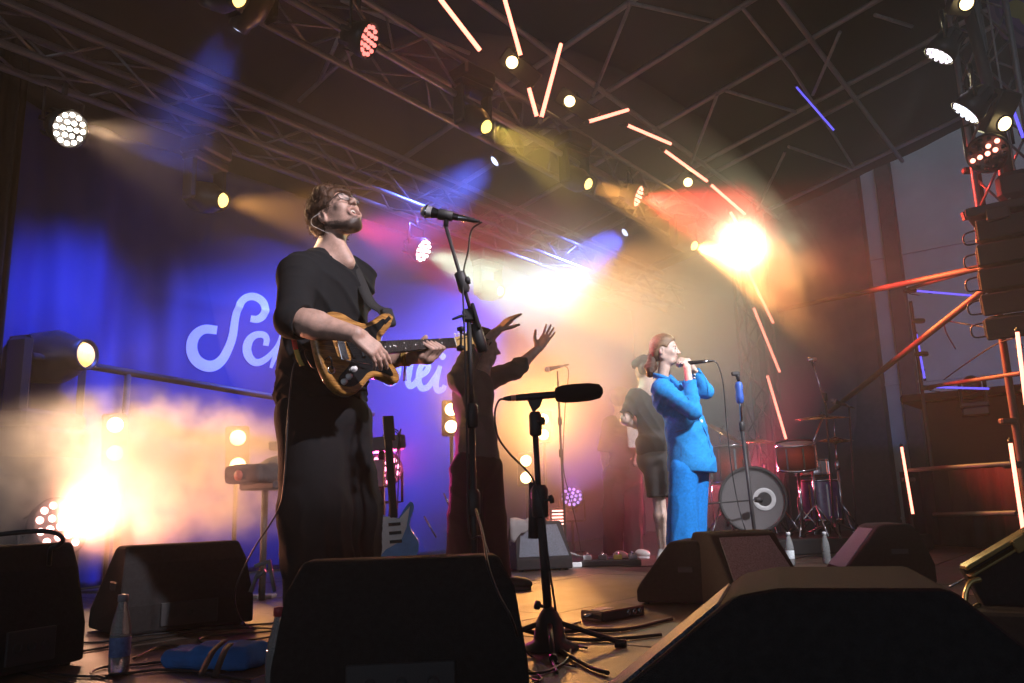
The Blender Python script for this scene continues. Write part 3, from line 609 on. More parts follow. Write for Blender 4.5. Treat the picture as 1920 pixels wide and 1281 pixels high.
def head_field(c, fwd, up, s=1.0, mouth=0.0, female=False):
    """skull, jaw, brow, nose, lips, ears; c is the middle of the skull; the face looks along fwd. returns field, frame point function"""
    fwd = Vector(fwd).normalized(); up = Vector(up); up = (up-fwd*up.dot(fwd)).normalized(); sd = fwd.cross(up)
    c = Vector(c); ax = (fwd, sd, up)
    def q(f, r_, u): return c+(fwd*f+sd*r_+up*u)*s
    j = 0.016*mouth/0.02 if mouth else 0
    it = [(ell(q(-0.012, 0, 0.028), (0.098*s, 0.077*s, 0.092*s), ax), 0), (ell(q(0.028, 0, -0.035-j*0.4), (0.064*s, 0.060*s, 0.078*s), ax), 0.03),
          (ell(q(0.052, 0, -0.092-j*0.8), (0.026*s, 0.028*s, 0.020*s), ax), 0.03),
          (cap(q(-0.02, 0.052, -0.055), q(0.04, 0.026, -0.094-j), 0.020*s, 0.016*s), 0.03), (cap(q(-0.02, -0.052, -0.055), q(0.04, -0.026, -0.094-j), 0.020*s, 0.016*s), 0.03),
          (cap(q(0.078, 0.032, 0.022), q(0.078, -0.032, 0.022), 0.012*s), 0.018),
          (ell(q(0.066, 0.040, -0.025), (0.020*s, 0.020*s, 0.018*s), ax), 0.02), (ell(q(0.066, -0.040, -0.025), (0.020*s, 0.020*s, 0.018*s), ax), 0.02),
          (cap(q(0.084, 0, 0.012), q(0.110, 0, -0.028), 0.0085*s, 0.0125*s), 0.010), (ell(q(0.100, 0.012, -0.033), (0.011*s, 0.009*s, 0.008*s), ax), 0.006), (ell(q(0.100, -0.012, -0.033), (0.011*s, 0.009*s, 0.008*s), ax), 0.006)]
    f = uni(it)
    for sg in (-1, 1):
        f = cut(f, ell(q(0.094, 0.031*sg, 0.004), (0.017*s, 0.019*s, 0.012*s), ax), 0.012)
    lids = [(f, 0)] + [(ell(q(0.078, 0.031*sg, 0.003), (0.013*s, 0.0155*s, 0.0115*s), ax), 0.003) for sg in (-1, 1)]
    f = uni(lids)
    mz = -0.064-j*0.55
    if mouth:
        f = uni([(f, 0), (ell(q(0.083, 0, mz), (0.013*s, 0.037*s, 0.019*s+mouth*0.5), ax), 0.012)])
        f = cut(f, ell(q(0.098, 0, mz), (0.045*s, 0.0290*s, mouth), ax), 0.004)
    else:
        f = uni([(f, 0), (cap(q(0.086, 0.016, mz+0.006), q(0.086, -0.016, mz+0.006), 0.0065*s), 0.006), (cap(q(0.085, 0.014, mz-0.006), q(0.085, -0.014, mz-0.006), 0.007*s), 0.006)])
        f = cut(f, cap(q(0.094, 0.026, mz+0.002), q(0.094, -0.026, mz+0.002), 0.0022*s), 0.003)
    for sg in (-1, 1):
        ear = ell(q(-0.016, 0.078*sg, -0.012), (0.021*s, 0.010*s, 0.033*s), (fwd, sd, up)); ear = cut(ear, ell(q(-0.010, 0.087*sg, -0.008), (0.010*s, 0.008*s, 0.019*s), ax), 0.004)
        f = uni([(f, 0), (ear, 0.006)])
    return f, q
def hit(f, x, y, Y0, Y1, n=160):
    """where the ray of a photo pixel first meets a field"""
    pts = [P(x, y, Y0+(Y1-Y0)*k/n) for k in range(n+1)]; v = f(np.array([list(q) for q in pts], dtype=np.float32)); k = np.nonzero(v < 0)[0]
    return pts[int(k[0])] if len(k) else pts[n//2]
# ---------------------------------------------------------------- materials of people
def skin_mat(name, col):
    m = mat(name, col, 0.44, var=0.20, scale=34, bump=0.22, bscale=420, rvar=0.12)
    b = m.node_tree.nodes['Principled BSDF']; b.inputs['Subsurface Weight'].default_value = 0.12; b.inputs['Subsurface Radius'].default_value = (0.012, 0.005, 0.003); b.inputs['Subsurface Scale'].default_value = 0.6
    return m
M['skin'] = skin_mat('skin', (0.52, 0.33, 0.26)); M['skin_pale'] = skin_mat('skin_pale', (0.62, 0.44, 0.36))
M['shirt_black'] = mat('black_jersey', (0.009, 0.010, 0.012), 0.9, bump=0.25, bscale=380, var=0.3, spec=0.25)
M['denim_black'] = mat('black_trousers', (0.009, 0.009, 0.011), 0.85, bump=0.3, bscale=420, var=0.35, scale=30, spec=0.3)
M['hair_brown'] = mat('brown_hair', (0.075, 0.032, 0.013), 0.6, var=0.5, scale=90, bump=0.4, bscale=260)
M['beard'] = mat('beard', (0.045, 0.026, 0.017), 0.7, var=0.4, scale=160, bump=0.6, bscale=500)
M['mouth'] = mat('mouth_inside', (0.10, 0.016, 0.014), 0.4); M['teeth'] = mat('teeth', (0.75, 0.70, 0.60), 0.25, var=0.05)
M['shoe_black'] = mat('black_shoe', (0.02, 0.02, 0.02), 0.5); M['shoe_white'] = mat('white_shoe', (0.62, 0.60, 0.57), 0.55, var=0.1)
def shoe(name, heel, d, m, parent, L=0.28, lift=0.0):
    d = Vector(d).normalized(); s = d.cross(ZV); hl = Vector(heel); z = ZV
    f = uni([(ell(hl+d*0.05+z*0.05, (0.06, 0.04, 0.055), (d, s, z)), 0), (ell(hl+d*L*0.62+z*0.036, (L*0.40, 0.048, 0.042), (d, s, z)), 0.04), (cap(hl+d*0.045+z*0.07, hl+d*0.05+z*0.115, 0.043, 0.04), 0.03)])
    f = both(f, half(hl+z*0.004, -z), 0.006)
    lo, hi = bounds([hl-d*0.05, hl+d*(L+0.06)+z*0.16], 0.07); o = sdf_obj(name, f, lo, hi, 0.006, m, parent)
    mb = MB(); out = []
    for k in range(22):
        a = 2*math.pi*k/22; w = 0.05*(1 if math.cos(a) > -0.2 else 0.86); out.append(hl+d*(L*0.5-0.01+math.cos(a)*L*0.52)+s*math.sin(a)*w)
    mb.prism(out, z*0.0, z*0.018); mb.build('sole', 'white_plastic' if m == 'shoe_white' else 'rubber', o); return o
# ================================================================ the guitarist
GY = 3.45
def G(x, y, dy=0.0): return P(x, y, GY+dy)
man = thing('person', 'guitarist in black shirt and trousers singing with head thrown back', 'person', Vector((P(625, 1160, GY).x, GY, 0)))
FW = (-VD*0.95+UD*0.15).normalized(); SDr = FW.cross(ZV).normalized()      # he faces the crowd; SDr points to his right
hf = Vector((0.64, -0.52, 0.56)).normalized(); hu = Vector((-0.46, 0.22, 0.84))
HC = G(631, 404, 0.0)
headf, hq = head_field(HC, hf, hu, 1.03, mouth=0.0215)
RS, LS = G(560, 514, -0.14), G(668, 522, 0.20)
RE, RW = G(554, 601, -0.35), G(667, 627, -0.41)
LE, LW_ = G(655, 700, 0.22), G(760, 671, 0.12)
# guitar frame
gA = P(712, 655, 3.33); lo_, hi_ = 3.3, 4.2
for _ in range(40):
    md = (lo_+hi_)/2
    if (P(846, 645, md)-gA).length < 0.432: lo_ = md
    else: hi_ = md
gB = P(846, 645, lo_); gd = (gB-gA).normalized(); gn = (-VD+ZV*0.20); gn = (gn-gd*gn.dot(gd)).normalized(); gu = gn.cross(gd)
if gu.z < 0: gu = -gu
gO = gA-gd*0.216                                                  # the bridge
def gp(x, y, z=0.0): return gO+gd*x+gu*y+gn*z
rh, rpts = hand_field(RW, P(697, 652, 3.06)-RW, Vector((0.30, -0.80, 0.55)), -1, (0.28, 0.36, 0.42, 0.46), L=0.19, spread=0.03, thumb=(0.25, 0.9))
items = [(headf, 0), (cap(G(618, 484, 0.04), G(626, 428, 0.01), 0.064, 0.058), 0.022), (cap(G(626, 446, -0.02), G(655, 492, -0.03), 0.030, 0.024), 0.03),
         (cap(G(620, 500, 0.03), G(610, 760, 0.04), 0.10, 0.10), 0.05), (cap(G(620, 505, 0.03), RS, 0.05, 0.05), 0.05), (cap(G(620, 505, 0.03), LS, 0.05, 0.05), 0.05),
         (cap(RS, RE, 0.050, 0.045), 0.03), (cap(RE, RE.lerp(RW, 0.35), 0.050, 0.056), 0.03), (cap(RE.lerp(RW, 0.25), RW, 0.056, 0.032), 0.02),
         (cap(LS, LE, 0.05, 0.045), 0.03), (cap(LE, LW_, 0.046, 0.031), 0.03),
         (cap(G(600, 780, 0), G(600, 1150, -0.03), 0.07, 0.045), 0.04), (cap(G(645, 780, 0.12), G(650, 1150, 0.10), 0.07, 0.045), 0.04)]
items += [(g, k) for g, k in rh]
# left hand: palm under the neck, knuckles in front, fingertips on the strings, thumb over the top
pal = gp(0.487, -0.045, -0.012); items += [(cap(LW_, pal, 0.030, 0.034), 0.02), (ell(pal, (0.048, 0.034, 0.03), (gd, gu, gn)), 0.015)]
for k, (x, tip) in enumerate(((0.455, 0.006), (0.478, 0.012), (0.502, 0.010), (0.528, 0.004))):
    b0 = gp(x, -0.052, 0.004); kn = gp(x+0.014, -0.030, 0.046); t0 = gp(x-0.006, tip, 0.024)
    items += [(cap(pal+gd*(x-0.487), b0, 0.016, 0.0115), 0.01), (cap(b0, kn, 0.0115, 0.0100), 0.004), (cap(kn, t0, 0.0098, 0.0080), 0.003)]
items += [(cap(pal-gd*0.02, gp(0.470, 0.018, -0.016), 0.018, 0.014), 0.01), (cap(gp(0.470, 0.018, -0.016), gp(0.488, 0.036, 0.012), 0.013, 0.011), 0.004)]
bodyf = uni(items)
body = sdf_obj('body', bodyf, *bounds([HC+ZV*0.16, HC-UD*0.15, P(560, 1165, GY-0.1), RE, RW, rpts[-1], rpts[4], gp(0.60, 0, 0), LE, LS, RS], 0.09), 0.0042, 'skin', man)
# face details
for sg in (-1, 1):
    MB().path(curve_pts([hq(0.089, 0.016*sg, 0.0005), hq(0.0925, 0.031*sg, -0.0035), hq(0.083, 0.045*sg, 0.0)], 5), 0.0016, 5).build('closed_eyelid', 'hair_brown', body)
    MB().path(curve_pts([hq(0.093, 0.014*sg, 0.024), hq(0.093, 0.032*sg, 0.030), hq(0.080, 0.049*sg, 0.024)], 5), [0.003]*5+[0.0042]*5+[0.002], 6).build('eyebrow', 'hair_brown', body)
mth = MB(); mth.lathe(hq(0.050, 0, -0.071), hf, [(0.0, 0.0), (0.022, 0.004), (0.026, 0.010)], 16).build('mouth_inside', 'mouth', body)
tb = MB()
for k in range(8):
    a = (k-3.5)/3.5; tb.box(hq(0.081-0.012*a*a, 0.020*a, -0.0610), (0.004, 0.0056, 0.011), hf, hf.cross(hu.normalized()), None, bev=0.001)
tb.build('upper_teeth', 'teeth', body)
sdf_obj('tongue', ell(hq(0.060, 0, -0.080), (0.018, 0.013, 0.006), (hf, hf.cross(hu).normalized(), hu.normalized())), *bounds([hq(0.06, 0, -0.08)], 0.03), 0.003, mat('tongue', (0.35, 0.08, 0.07), 0.35), body)
bax = (hf, hf.cross(hu).normalized(), hu.normalized())
bm_ = uni([(ell(hq(0.046, 0, -0.128), (0.062, 0.060, 0.036), bax), 0), (cap(hq(-0.022, 0.070, -0.050), hq(0.03, 0.052, -0.112), 0.012, 0.022), 0.02), (cap(hq(-0.022, -0.070, -0.050), hq(0.03, -0.052, -0.112), 0.012, 0.022), 0.02), (cap(hq(0.098, 0.022, -0.047), hq(0.098, -0.022, -0.047), 0.0055), 0.004)])
def tint(o, name, fn):
    me = o.data; co = np.zeros(len(me.vertices)*3, dtype=np.float32); me.vertices.foreach_get('co', co); co = co.reshape(-1, 3)+npv(ORG[o.name])
    at = me.attributes.new(name, 'FLOAT', 'POINT'); at.data.foreach_set('value', np.clip(fn(co), 0, 1).astype(np.float32))
lipf = ell(hq(0.088, 0, -0.073), (0.020, 0.034, 0.026), bax)
tint(body, 'beard', lambda p: np.clip((0.010-bm_(p))/0.016+0.55*wave(p, 420, 8), 0, 1)*np.clip(lipf(p)/0.004+0.3, 0, 1))
tint(body, 'lips', lambda p: np.clip(1-np.abs(lipf(p))/0.012, 0, 1)*0.35)
t = M['skin'].node_tree; b = t.nodes['Principled BSDF']; src_ = b.inputs['Base Color'].links[0].from_socket
for nm_, col_ in (('lips', (0.42, 0.15, 0.13, 1)), ('beard', (0.055, 0.034, 0.026, 1))):
    at_ = N(t, 'ShaderNodeAttribute', attribute_name=nm_); mx = N(t, 'ShaderNodeMix', data_type='RGBA'); t.links.new(at_.outputs['Fac'], mx.inputs[0]); t.links.new(src_, mx.inputs[6]); mx.inputs[7].default_value = col_; src_ = mx.outputs[2]
t.links.new(src_, b.inputs['Base Color'])
# curly hair: a tufted cap and a few hundred loose curls
hs = hf.cross(hu).normalized(); hup = (hu-hf*hu.dot(hf)).normalized(); hax = (hf, hs, hup)
hv_ = uni([(ell(hq(-0.022, 0, 0.048), (0.112, 0.096, 0.098), hax), 0), (ell(hq(-0.062, 0, -0.012), (0.066, 0.088, 0.085), hax), 0.03), (cap(hq(0.035, 0.05, 0.075), hq(0.035, -0.05, 0.075), 0.048), 0.03)])
hv_ = cut(hv_, ell(hq(0.098, 0, -0.030), (0.072, 0.105, 0.095), hax), 0.012)
hv_ = cut(hv_, ell(hq(0.000, 0.088, -0.020), (0.038, 0.03, 0.040), hax), 0.008); hv_ = cut(hv_, ell(hq(0.000, -0.088, -0.020), (0.038, 0.03, 0.040), hax), 0.008)
hairf = rough(hv_, 0.011, 75, 5)
hair = sdf_obj('hair', hairf, *bounds([hq(-0.02, 0, 0.03)], 0.165), 0.0042, 'hair_brown', man)
rs = random.Random(3); cu = MB(); n_c = 0
while n_c < 1150:
    d = Vector((rs.gauss(0, 1), rs.gauss(0, 1), rs.gauss(0, 1))).normalized(); o_ = hq(-0.02, 0, 0.035); a_, b_ = 0.02, 0.17
    pr = np.array([list(o_+d*(a_+(b_-a_)*i/40)) for i in range(41)], dtype=np.float32); vals = hv_(pr); ins = np.nonzero(vals < 0)[0]
    if len(ins) < 6 or ins[-1] > 39: continue
    s0 = Vector(pr[ins[-1]].tolist()); x, y, _ = frame_from(d+hf*-0.3); r_ = rs.uniform(0.004, 0.009); tu = rs.uniform(0.8, 1.9); L_ = rs.uniform(0.012, 0.034); ph = rs.uniform(0, 6.28)
    dr = (d + Vector((rs.gauss(0, .5), rs.gauss(0, .5), rs.gauss(0, .5)))).normalized()
    pts = [s0-d*0.008+dr*L_*k/10+(x*math.cos(ph+tu*6.28*k/10)+y*math.sin(ph+tu*6.28*k/10))*r_ for k in range(11)]
    cu.path(pts, [0.0013]*8+[0.0011, 0.0009, 0.0005], 3, caps=False); n_c += 1
cuo = cu.build('curls', 'hair_brown', hair); tag(cuo, kind='stuff')
# glasses and the earphone wire
gl = thing('eyeglasses', 'thin framed round glasses on the guitarist\'s face', 'glasses', hq(0.1, 0, 0.005))
M['wire'] = mat('dark_wire', (0.03, 0.025, 0.025), 0.35, 0.6)
m, t, b = node_mat('clear_lens'); M['glass'] = m; b.inputs['Base Color'].default_value = (1, 1, 1, 1); b.inputs['Roughness'].default_value = 0.03; b.inputs['Alpha'].default_value = 0.12
for sg in (-1, 1):
    rim = [hq(0.107-0.010*(math.cos(a)*sg*0.5+0.5), 0.033*sg+0.026*math.cos(a), -0.002+0.023*math.sin(a)) for a in [2*math.pi*k/24 for k in range(24)]]
    MB().path(rim, 0.0014, 5, closed=True).build('rim', 'wire', gl)
    MB().add(rim, [tuple(range(24))]).build('lens', 'glass', gl)
    MB().path([hq(0.100, 0.060*sg, 0.008), hq(0.05, 0.078*sg, 0.010), hq(-0.015, 0.085*sg, 0.014), hq(-0.035, 0.083*sg, 0.002)], 0.0016, 5).build('temple', 'wire', gl)
MB().path(curve_pts([hq(0.105, 0.008, 0.004), hq(0.109, 0, 0.008), hq(0.105, -0.008, 0.004)], 4), 0.0014, 5).build('bridge', 'wire', gl)
MB().path(curve_pts([hq(-0.006, 0.094, -0.004), hq(-0.04, 0.112, -0.005), hq(-0.066, 0.100, -0.012), hq(-0.050, 0.094, -0.055), hq(-0.03, 0.082, -0.10)], 6), 0.0009, 5).build('wire_hook', 'white_plastic', None, hq(-0.04, 0.09, -0.03))
tag(bpy.data.objects['wire_hook'], 'thin pale earphone wire behind the guitarist\'s ear', 'earphone'); bpy.data.objects['wire_hook'].name = 'earphone_wire'
# shirt
ta = (FW, SDr, ZV)
sh = [(ell(G(612, 575, 0.02), (0.165, 0.205, 0.25), ta), 0), (ell(G(606, 680, 0.01), (0.180, 0.205, 0.22), ta), 0.06), (ell(G(602, 742, 0.02), (0.178, 0.205, 0.13), ta), 0.05),
      (cap(RS+ZV*-0.015, LS+ZV*-0.015, 0.078, 0.078), 0.06), (cap(G(612, 486, 0.04), RS.lerp(G(612, 490, 0.04), 0.35), 0.060, 0.066), 0.05), (cap(G(640, 494, 0.08), LS, 0.055, 0.06), 0.05),
      (cap(RS, RE+Vector((-0.008, 0, 0)), 0.083, 0.070), 0.05), (cap(RE+Vector((-0.008, 0, 0)), RE.lerp(RW, 0.34), 0.070, 0.058), 0.03), (cap(LS, LE, 0.075, 0.06), 0.05)]
shf = uni(sh); shf = cut(shf, cap(G(622, 470, 0.02), G(634, 430, -0.01), 0.070, 0.085), 0.012); shf = cut(shf, cap(G(640, 478, -0.05), G(664, 496, -0.05), 0.045, 0.020), 0.012)
shf = cut(shf, cap(RE.lerp(RW, 0.40), RW, 0.10, 0.10), 0.006)
shf = creases(creases(shf, (RE-RS), 60, 0.016, 21), Vector((0.6, 0, 0.8)), 42, 0.014, 22)
sdf_obj('shirt', shf, *bounds([RS, LS, RE, LE, G(602, 790, 0), G(612, 450, 0), RE.lerp(RW, 0.4)], 0.22), 0.0072, 'shirt_black', man)
# trousers
tr = [(ell(G(604, 775, 0.02), (0.180, 0.205, 0.15), ta), 0), (cap(G(583, 800, -0.06), G(590, 960, -0.08), 0.135, 0.140), 0.06), (cap(G(590, 960, -0.08), G(608, 1210, -0.10), 0.140, 0.148), 0.05),
      (cap(G(640, 800, 0.10), G(652, 960, 0.10), 0.128, 0.132), 0.06), (cap(G(652, 960, 0.10), G(650, 1210, 0.08), 0.132, 0.138), 0.05)]
trf = uni(tr); trf = both(trf, half((0, 0, 0.05), -ZV), 0.01); trf = creases(creases(trf, SDr, 38, 0.016, 31), Vector((0.4, 0, 1)), 24, 0.006, 33)
sdf_obj('trousers', trf, *bounds([G(604, 740, 0), P(540, 1100, GY-0.15), P(720, 1100, GY+0.15), Vector((P(620, 1160, GY).x, GY, 0.03))], 0.2), 0.0095, 'denim_black', man)
for c_, dy in ((604, -0.13), (652, 0.08)):
    q_ = P(c_, 1160, GY+dy); shoe('shoe', Vector((q_.x, q_.y, 0.0))-FW*0.06, FW, 'shoe_black', man)
# bracelet
bx = (pal-LW_).normalized(); x, y, _ = frame_from(bx); br = thing('bracelet', 'woven yellow bracelet with tassel on the guitarist\'s wrist', 'bracelet', LW_)
M['weave'] = mat('woven_yellow', (0.45, 0.28, 0.06), 0.8, var=0.5, scale=200, bump=0.6, bscale=600)
for k in range(3): MB().path([LW_+bx*(0.008*k-0.004)+(x*math.cos(a)+y*math.sin(a))*0.037 for a in [2*math.pi*i/20 for i in range(20)]], 0.0045, 6, closed=True).build('band', 'weave', br)
q_ = LW_-ZV*0.036-Vector((0, 0.02, 0))
for k in range(3): MB().path(curve_pts([q_, q_+Vector((0.004*(k-1), 0, -0.03)), q_+Vector((0.006*(k-1), 0, -0.072))], 4), 0.0022, 5).build('tassel', mat('tassel_thread', [(0.3, 0.05, 0.05), (0.05, 0.05, 0.1), (0.5, 0.3, 0.3)][k], 0.8), br)
# ---------------------------------------------------------------- the guitar
gt = thing('electric_guitar', 'natural wood electric guitar with black pickguard played by the singing guitarist', 'guitar', gO)
m, t, b = node_mat('guitar_wood'); M['gwood'] = m
tc = N(t, 'ShaderNodeTexCoord'); mp = N(t, 'ShaderNodeMapping'); mp.inputs['Rotation'].default_value = (0, 0, -(math.pi/2-math.atan2(gd.x, gd.y))); t.links.new(tc.outputs['Object'], mp.inputs[0]); mp1 = mp; mp = N(t, 'ShaderNodeMapping'); mp.inputs['Scale'].default_value = (5, 60, 60); t.links.new(mp1.outputs[0], mp.inputs[0])
wn = N(t, 'ShaderNodeTexNoise', Scale=1.6, Detail=6.0, Distortion=1.2); t.links.new(mp.outputs[0], wn.inputs['Vector'])
rp = N(t, 'ShaderNodeValToRGB'); rp.color_ramp.elements[0].position = 0.32; rp.color_ramp.elements[0].color = (0.16, 0.062, 0.014, 1); rp.color_ramp.elements[1].position = 0.66; rp.color_ramp.elements[1].color = (0.52, 0.26, 0.065, 1)
t.links.new(wn.outputs['Fac'], rp.inputs[0]); t.links.new(rp.outputs[0], b.inputs['Base Color']); b.inputs['Roughness'].default_value = 0.28; b.inputs['Coat Weight'].default_value = 0.8; b.inputs['Coat Roughness'].default_value = 0.08
M['maple'] = mat('maple', (0.62, 0.40, 0.14), 0.3, var=0.15, scale=18, coat=0.5); M['rosewood'] = mat('rosewood', (0.018, 0.014, 0.013), 0.5, var=0.4, scale=60)
M['guard'] = mat('black_guard', (0.010, 0.010, 0.011), 0.18, coat=0.4); M['pearl'] = mat('dot_inlay', (0.8, 0.8, 0.76), 0.3, var=0.04); M['gold'] = mat('brass', (0.7, 0.5, 0.2), 0.25, 0.9)
OUT = [(x*1.07, y*1.07) for x, y in [(-.105, 0), (-.098, .075), (-.06, .13), (0, .155), (.05, .148), (.10, .118), (.15, .105), (.20, .118), (.25, .14), (.285, .143), (.305, .125), (.295, .105), (.26, .075), (.225, .05), (.208, .032), (.205, 0), (.208, -.032), (.225, -.058), (.243, -.09), (.250, -.115), (.242, -.138), (.215, -.146), (.18, -.128), (.14, -.112), (.10, -.118), (.05, -.15), (0, -.170), (-.05, -.157), (-.088, -.11), (-.103, -.05)]]
oc = [Vector((q.x, q.y)) for q in curve_pts([(x, y, 0) for x, y in OUT+OUT[:1]], 4)][:-1]; n = len(oc); cen = sum(oc, Vector((0, 0)))/n
CCW = 1 if sum(oc[k-1].x*oc[k].y-oc[k].x*oc[k-1].y for k in range(n)) > 0 else -1
mb = MB(); rings = []
for z_, ins in ((-0.022, 0.010), (-0.019, 0.003), (-0.012, 0.0), (0.012, 0.0), (0.019, 0.003), (0.022, 0.010)):
    row = []
    for i, q in enumerate(oc):
        td = (oc[(i+1) % n]-oc[i-1]).normalized(); row.append(gp(q.x-td.y*ins*CCW, q.y+td.x*ins*CCW, z_))
    rings.append(row)
vs = [q for r_ in rings for q in r_]; fs = []
for r_ in range(5): fs += [(r_*n+i, r_*n+(i+1) % n, r_*n+n+(i+1) % n, r_*n+n+i) for i in range(n)]
mb.add(vs, fs, True); mb.add(rings[0], [tuple(range(n-1, -1, -1))]); mb.add(rings[-1], [tuple(range(n))]); mb.build('body', 'gwood', gt)
def plate(name, poly, z, th, m, smooth_n=4, parent=gt):
    pc = [q for q in curve_pts([(x, y, 0) for x, y in poly+poly[:1]], smooth_n)][:-1]
    return MB().prism([gp(q.x, q.y, z) for q in pc], gn*0, gn*th).build(name, m, parent)
pg = plate('pickguard', [(.19, .028), (.20, .06), (.235, .085), (.265, .112), (.255, .125), (.21, .105), (.15, .088), (.09, .06), (.045, .035), (.04, -.02), (.02, -.06), (-.045, -.105), (-.05, -.135), (.0, -.15), (.05, -.132), (.10, -.10), (.14, -.096), (.19, -.112), (.222, -.125), (.228, -.108), (.205, -.06), (.195, -.03)], 0.0222, 0.0025, 'guard')
for x_, a_ in ((0.045, 0.2), (0.10, 0.0), (0.155, 0.0)):
    MB().box(gp(x_, 0.0, 0.029), (0.018, 0.078, 0.011), (gd*math.cos(a_)+gu*math.sin(a_)), (-gd*math.sin(a_)+gu*math.cos(a_)), gn, bev=0.006).build('pickup', 'guard', gt)
for x_, y_ in ((0.030, -0.082), (-0.004, -0.110), (-0.034, -0.128)):
    MB().lathe(gp(x_, y_, 0.0245), gn, [(0.0128, 0), (0.0128, 0.004), (0.0105, 0.005), (0.0095, 0.016), (0.0, 0.017)], 18).build('knob', 'white_plastic', gt)
MB().box(gp(0, 0, 0.027), (0.035, 0.08, 0.010), gd, gu, gn, bev=0.002).build('bridge', 'chrome', gt)
MB().path([gp(0.0, -0.045, 0.03), gp(0.03, -0.055, 0.045), gp(0.10, -0.075, 0.05)], 0.0025, 6).build('tremolo_arm', 'chrome', gt)
MB().lathe(gp(-0.075, -0.075, 0.0222), gn, [(0.018, 0), (0.017, 0.003), (0.010, -0.001), (0.0, -0.002)], 18).build('jack_plate', 'chrome', gt)
NUT = 0.648
MB().add([gp(0.17, -0.027, 0.0), gp(0.17, 0.027, 0.0), gp(NUT, 0.021, 0.004), gp(NUT, -0.021, 0.004), gp(0.17, -0.0285, 0.024), gp(0.17, 0.0285, 0.024), gp(NUT, 0.0215, 0.022), gp(NUT, -0.0215, 0.022)], [(0, 1, 2, 3), (4, 7, 6, 5), (0, 4, 5, 1), (1, 5, 6, 2), (2, 6, 7, 3), (3, 7, 4, 0)]).build('neck', 'maple', gt)
MB().add([gp(0.17, -0.0283, 0.0241), gp(0.17, 0.0283, 0.0241), gp(NUT, 0.0213, 0.0221), gp(NUT, -0.0213, 0.0221), gp(0.17, -0.027, 0.030), gp(0.17, 0.027, 0.030), gp(NUT, 0.0205, 0.027), gp(NUT, -0.0205, 0.027)], [(3, 2, 1, 0), (4, 5, 6, 7), (0, 1, 5, 4), (1, 2, 6, 5), (2, 3, 7, 6), (3, 0, 4, 7)]).build('fretboard', 'rosewood', gt)
for k in range(1, 22):
    x_ = NUT-(NUT-NUT*2**(-k/12)); x_ = NUT*2**(-k/12); w = 0.0205+(0.027-0.0205)*(NUT-x_)/(NUT-0.17); zt = 0.027+(0.003)*(NUT-x_)/(NUT-0.17)
    MB().tube(gp(x_, -w, zt), gp(x_, w, zt), 0.0011, n=5).build('fret', 'chrome', gt)
for k in (3, 5, 7, 9, 15, 17, 19):
    x_ = NUT*(2**(-k/12)+2**(-(k-1)/12))/2; zt = 0.0274+(0.003)*(NUT-x_)/(NUT-0.17); MB().lathe(gp(x_, 0, zt), gn, [(0.0034, 0), (0.0, 0.0006)], 10).build('inlay_dot', 'pearl', gt)
for y_ in (-0.012, 0.012):
    x_ = NUT*(2**(-12/12)+2**(-11/12))/2; MB().lathe(gp(x_, y_, 0.0288), gn, [(0.0034, 0), (0.0, 0.0006)], 10).build('inlay_dot', 'pearl', gt)
MB().box(gp(NUT+0.001, 0, 0.0265), (0.004, 0.042, 0.006), gd, gu, gn).build('nut', 'pearl', gt)
hd = [(NUT, -.0205), (NUT+.02, -.026), (NUT+.045, -.040), (NUT+.072, -.043), (NUT+.085, -.030), (NUT+.10, -.018), (NUT+.14, -.010), (NUT+.172, .004), (NUT+.178, .025), (NUT+.160, .038), (NUT+.10, .034), (NUT+.04, .027), (NUT, .0205)]
plate('headstock', hd, 0.006, 0.013, 'maple', 3)
for k in range(6):
    x_ = NUT+0.028+k*0.0235; y_ = 0.012+0.0018*k; MB().lathe(gp(x_, y_, 0.019), gn, [(0.005, 0), (0.003, 0.004), (0.003, 0.013), (0, 0.014)], 10).build('tuner_post', 'chrome', gt)
    e_ = gp(x_+0.004, 0.036+0.0012*k, 0.010); tk = MB(); tk.tube(gp(x_+0.004, 0.028+0.001*k, 0.010), e_, 0.0025, n=6); tk.lathe(e_, gu, [(0.0, 0), (0.006, 0.002), (0.0065, 0.008), (0.0, 0.013)], 10); tk.build('tuner', 'pearl', gt)
    MB().tube(gp(0.0, 0.026-0.0104*k, 0.036), gp(NUT, 0.0175-0.007*k, 0.031), 0.0006, n=4, caps=False).build('string', 'chrome', gt)
M['strap_m'] = mat('black_strap', (0.016, 0.016, 0.017), 0.7, bump=0.4, bscale=500); M['strap_red'] = mat('red_strap', (0.60, 0.05, 0.03), 0.6); M['strap_yel'] = mat('yellow_strap', (0.45, 0.36, 0.08), 0.6)
def ribbon(name, ctrl, wdir, w, m, parent, th=0.003):
    c = curve_pts(ctrl, 6); n = len(c); vs = []
    for q in c: vs += [q-Vector(wdir)*w/2, q+Vector(wdir)*w/2]
    o = MB().add(vs, [(2*i, 2*i+1, 2*i+3, 2*i+2) for i in range(n-1)], True).build(name, m, parent); s_ = o.modifiers.new('thickness', 'SOLIDIFY'); s_.thickness = th; return o
ws = (gd*0.8+Vector((0.3, 0, 0.2))).normalized()
ribbon('strap', [gp(0.300, 0.128, 0.004), gp(0.29, 0.17, 0.0), G(694, 566, -0.05), G(671, 516, 0.0), G(652, 486, 0.07), G(630, 480, 0.16), G(590, 560, 0.20)], ws, 0.05, 'strap_m', gt)
sdf_obj('strap_end', rough(rbox(gp(0.305, 0.135, 0.004), (0.030, 0.042, 0.016), (gd, gu, gn), 0.012), 0.002, 60, 4), *bounds([gp(0.305, 0.135, 0)], 0.08), 0.005, 'strap_m', gt)
MB().box(gp(0.275, 0.118, 0.027), (0.045, 0.016, 0.004), (gd+gu*0.6).normalized(), (gu-gd*0.6).normalized(), gn).build('strap_clip', 'guard', gt)
sx = Vector((0.95, -0.2, 0.1)).normalized()
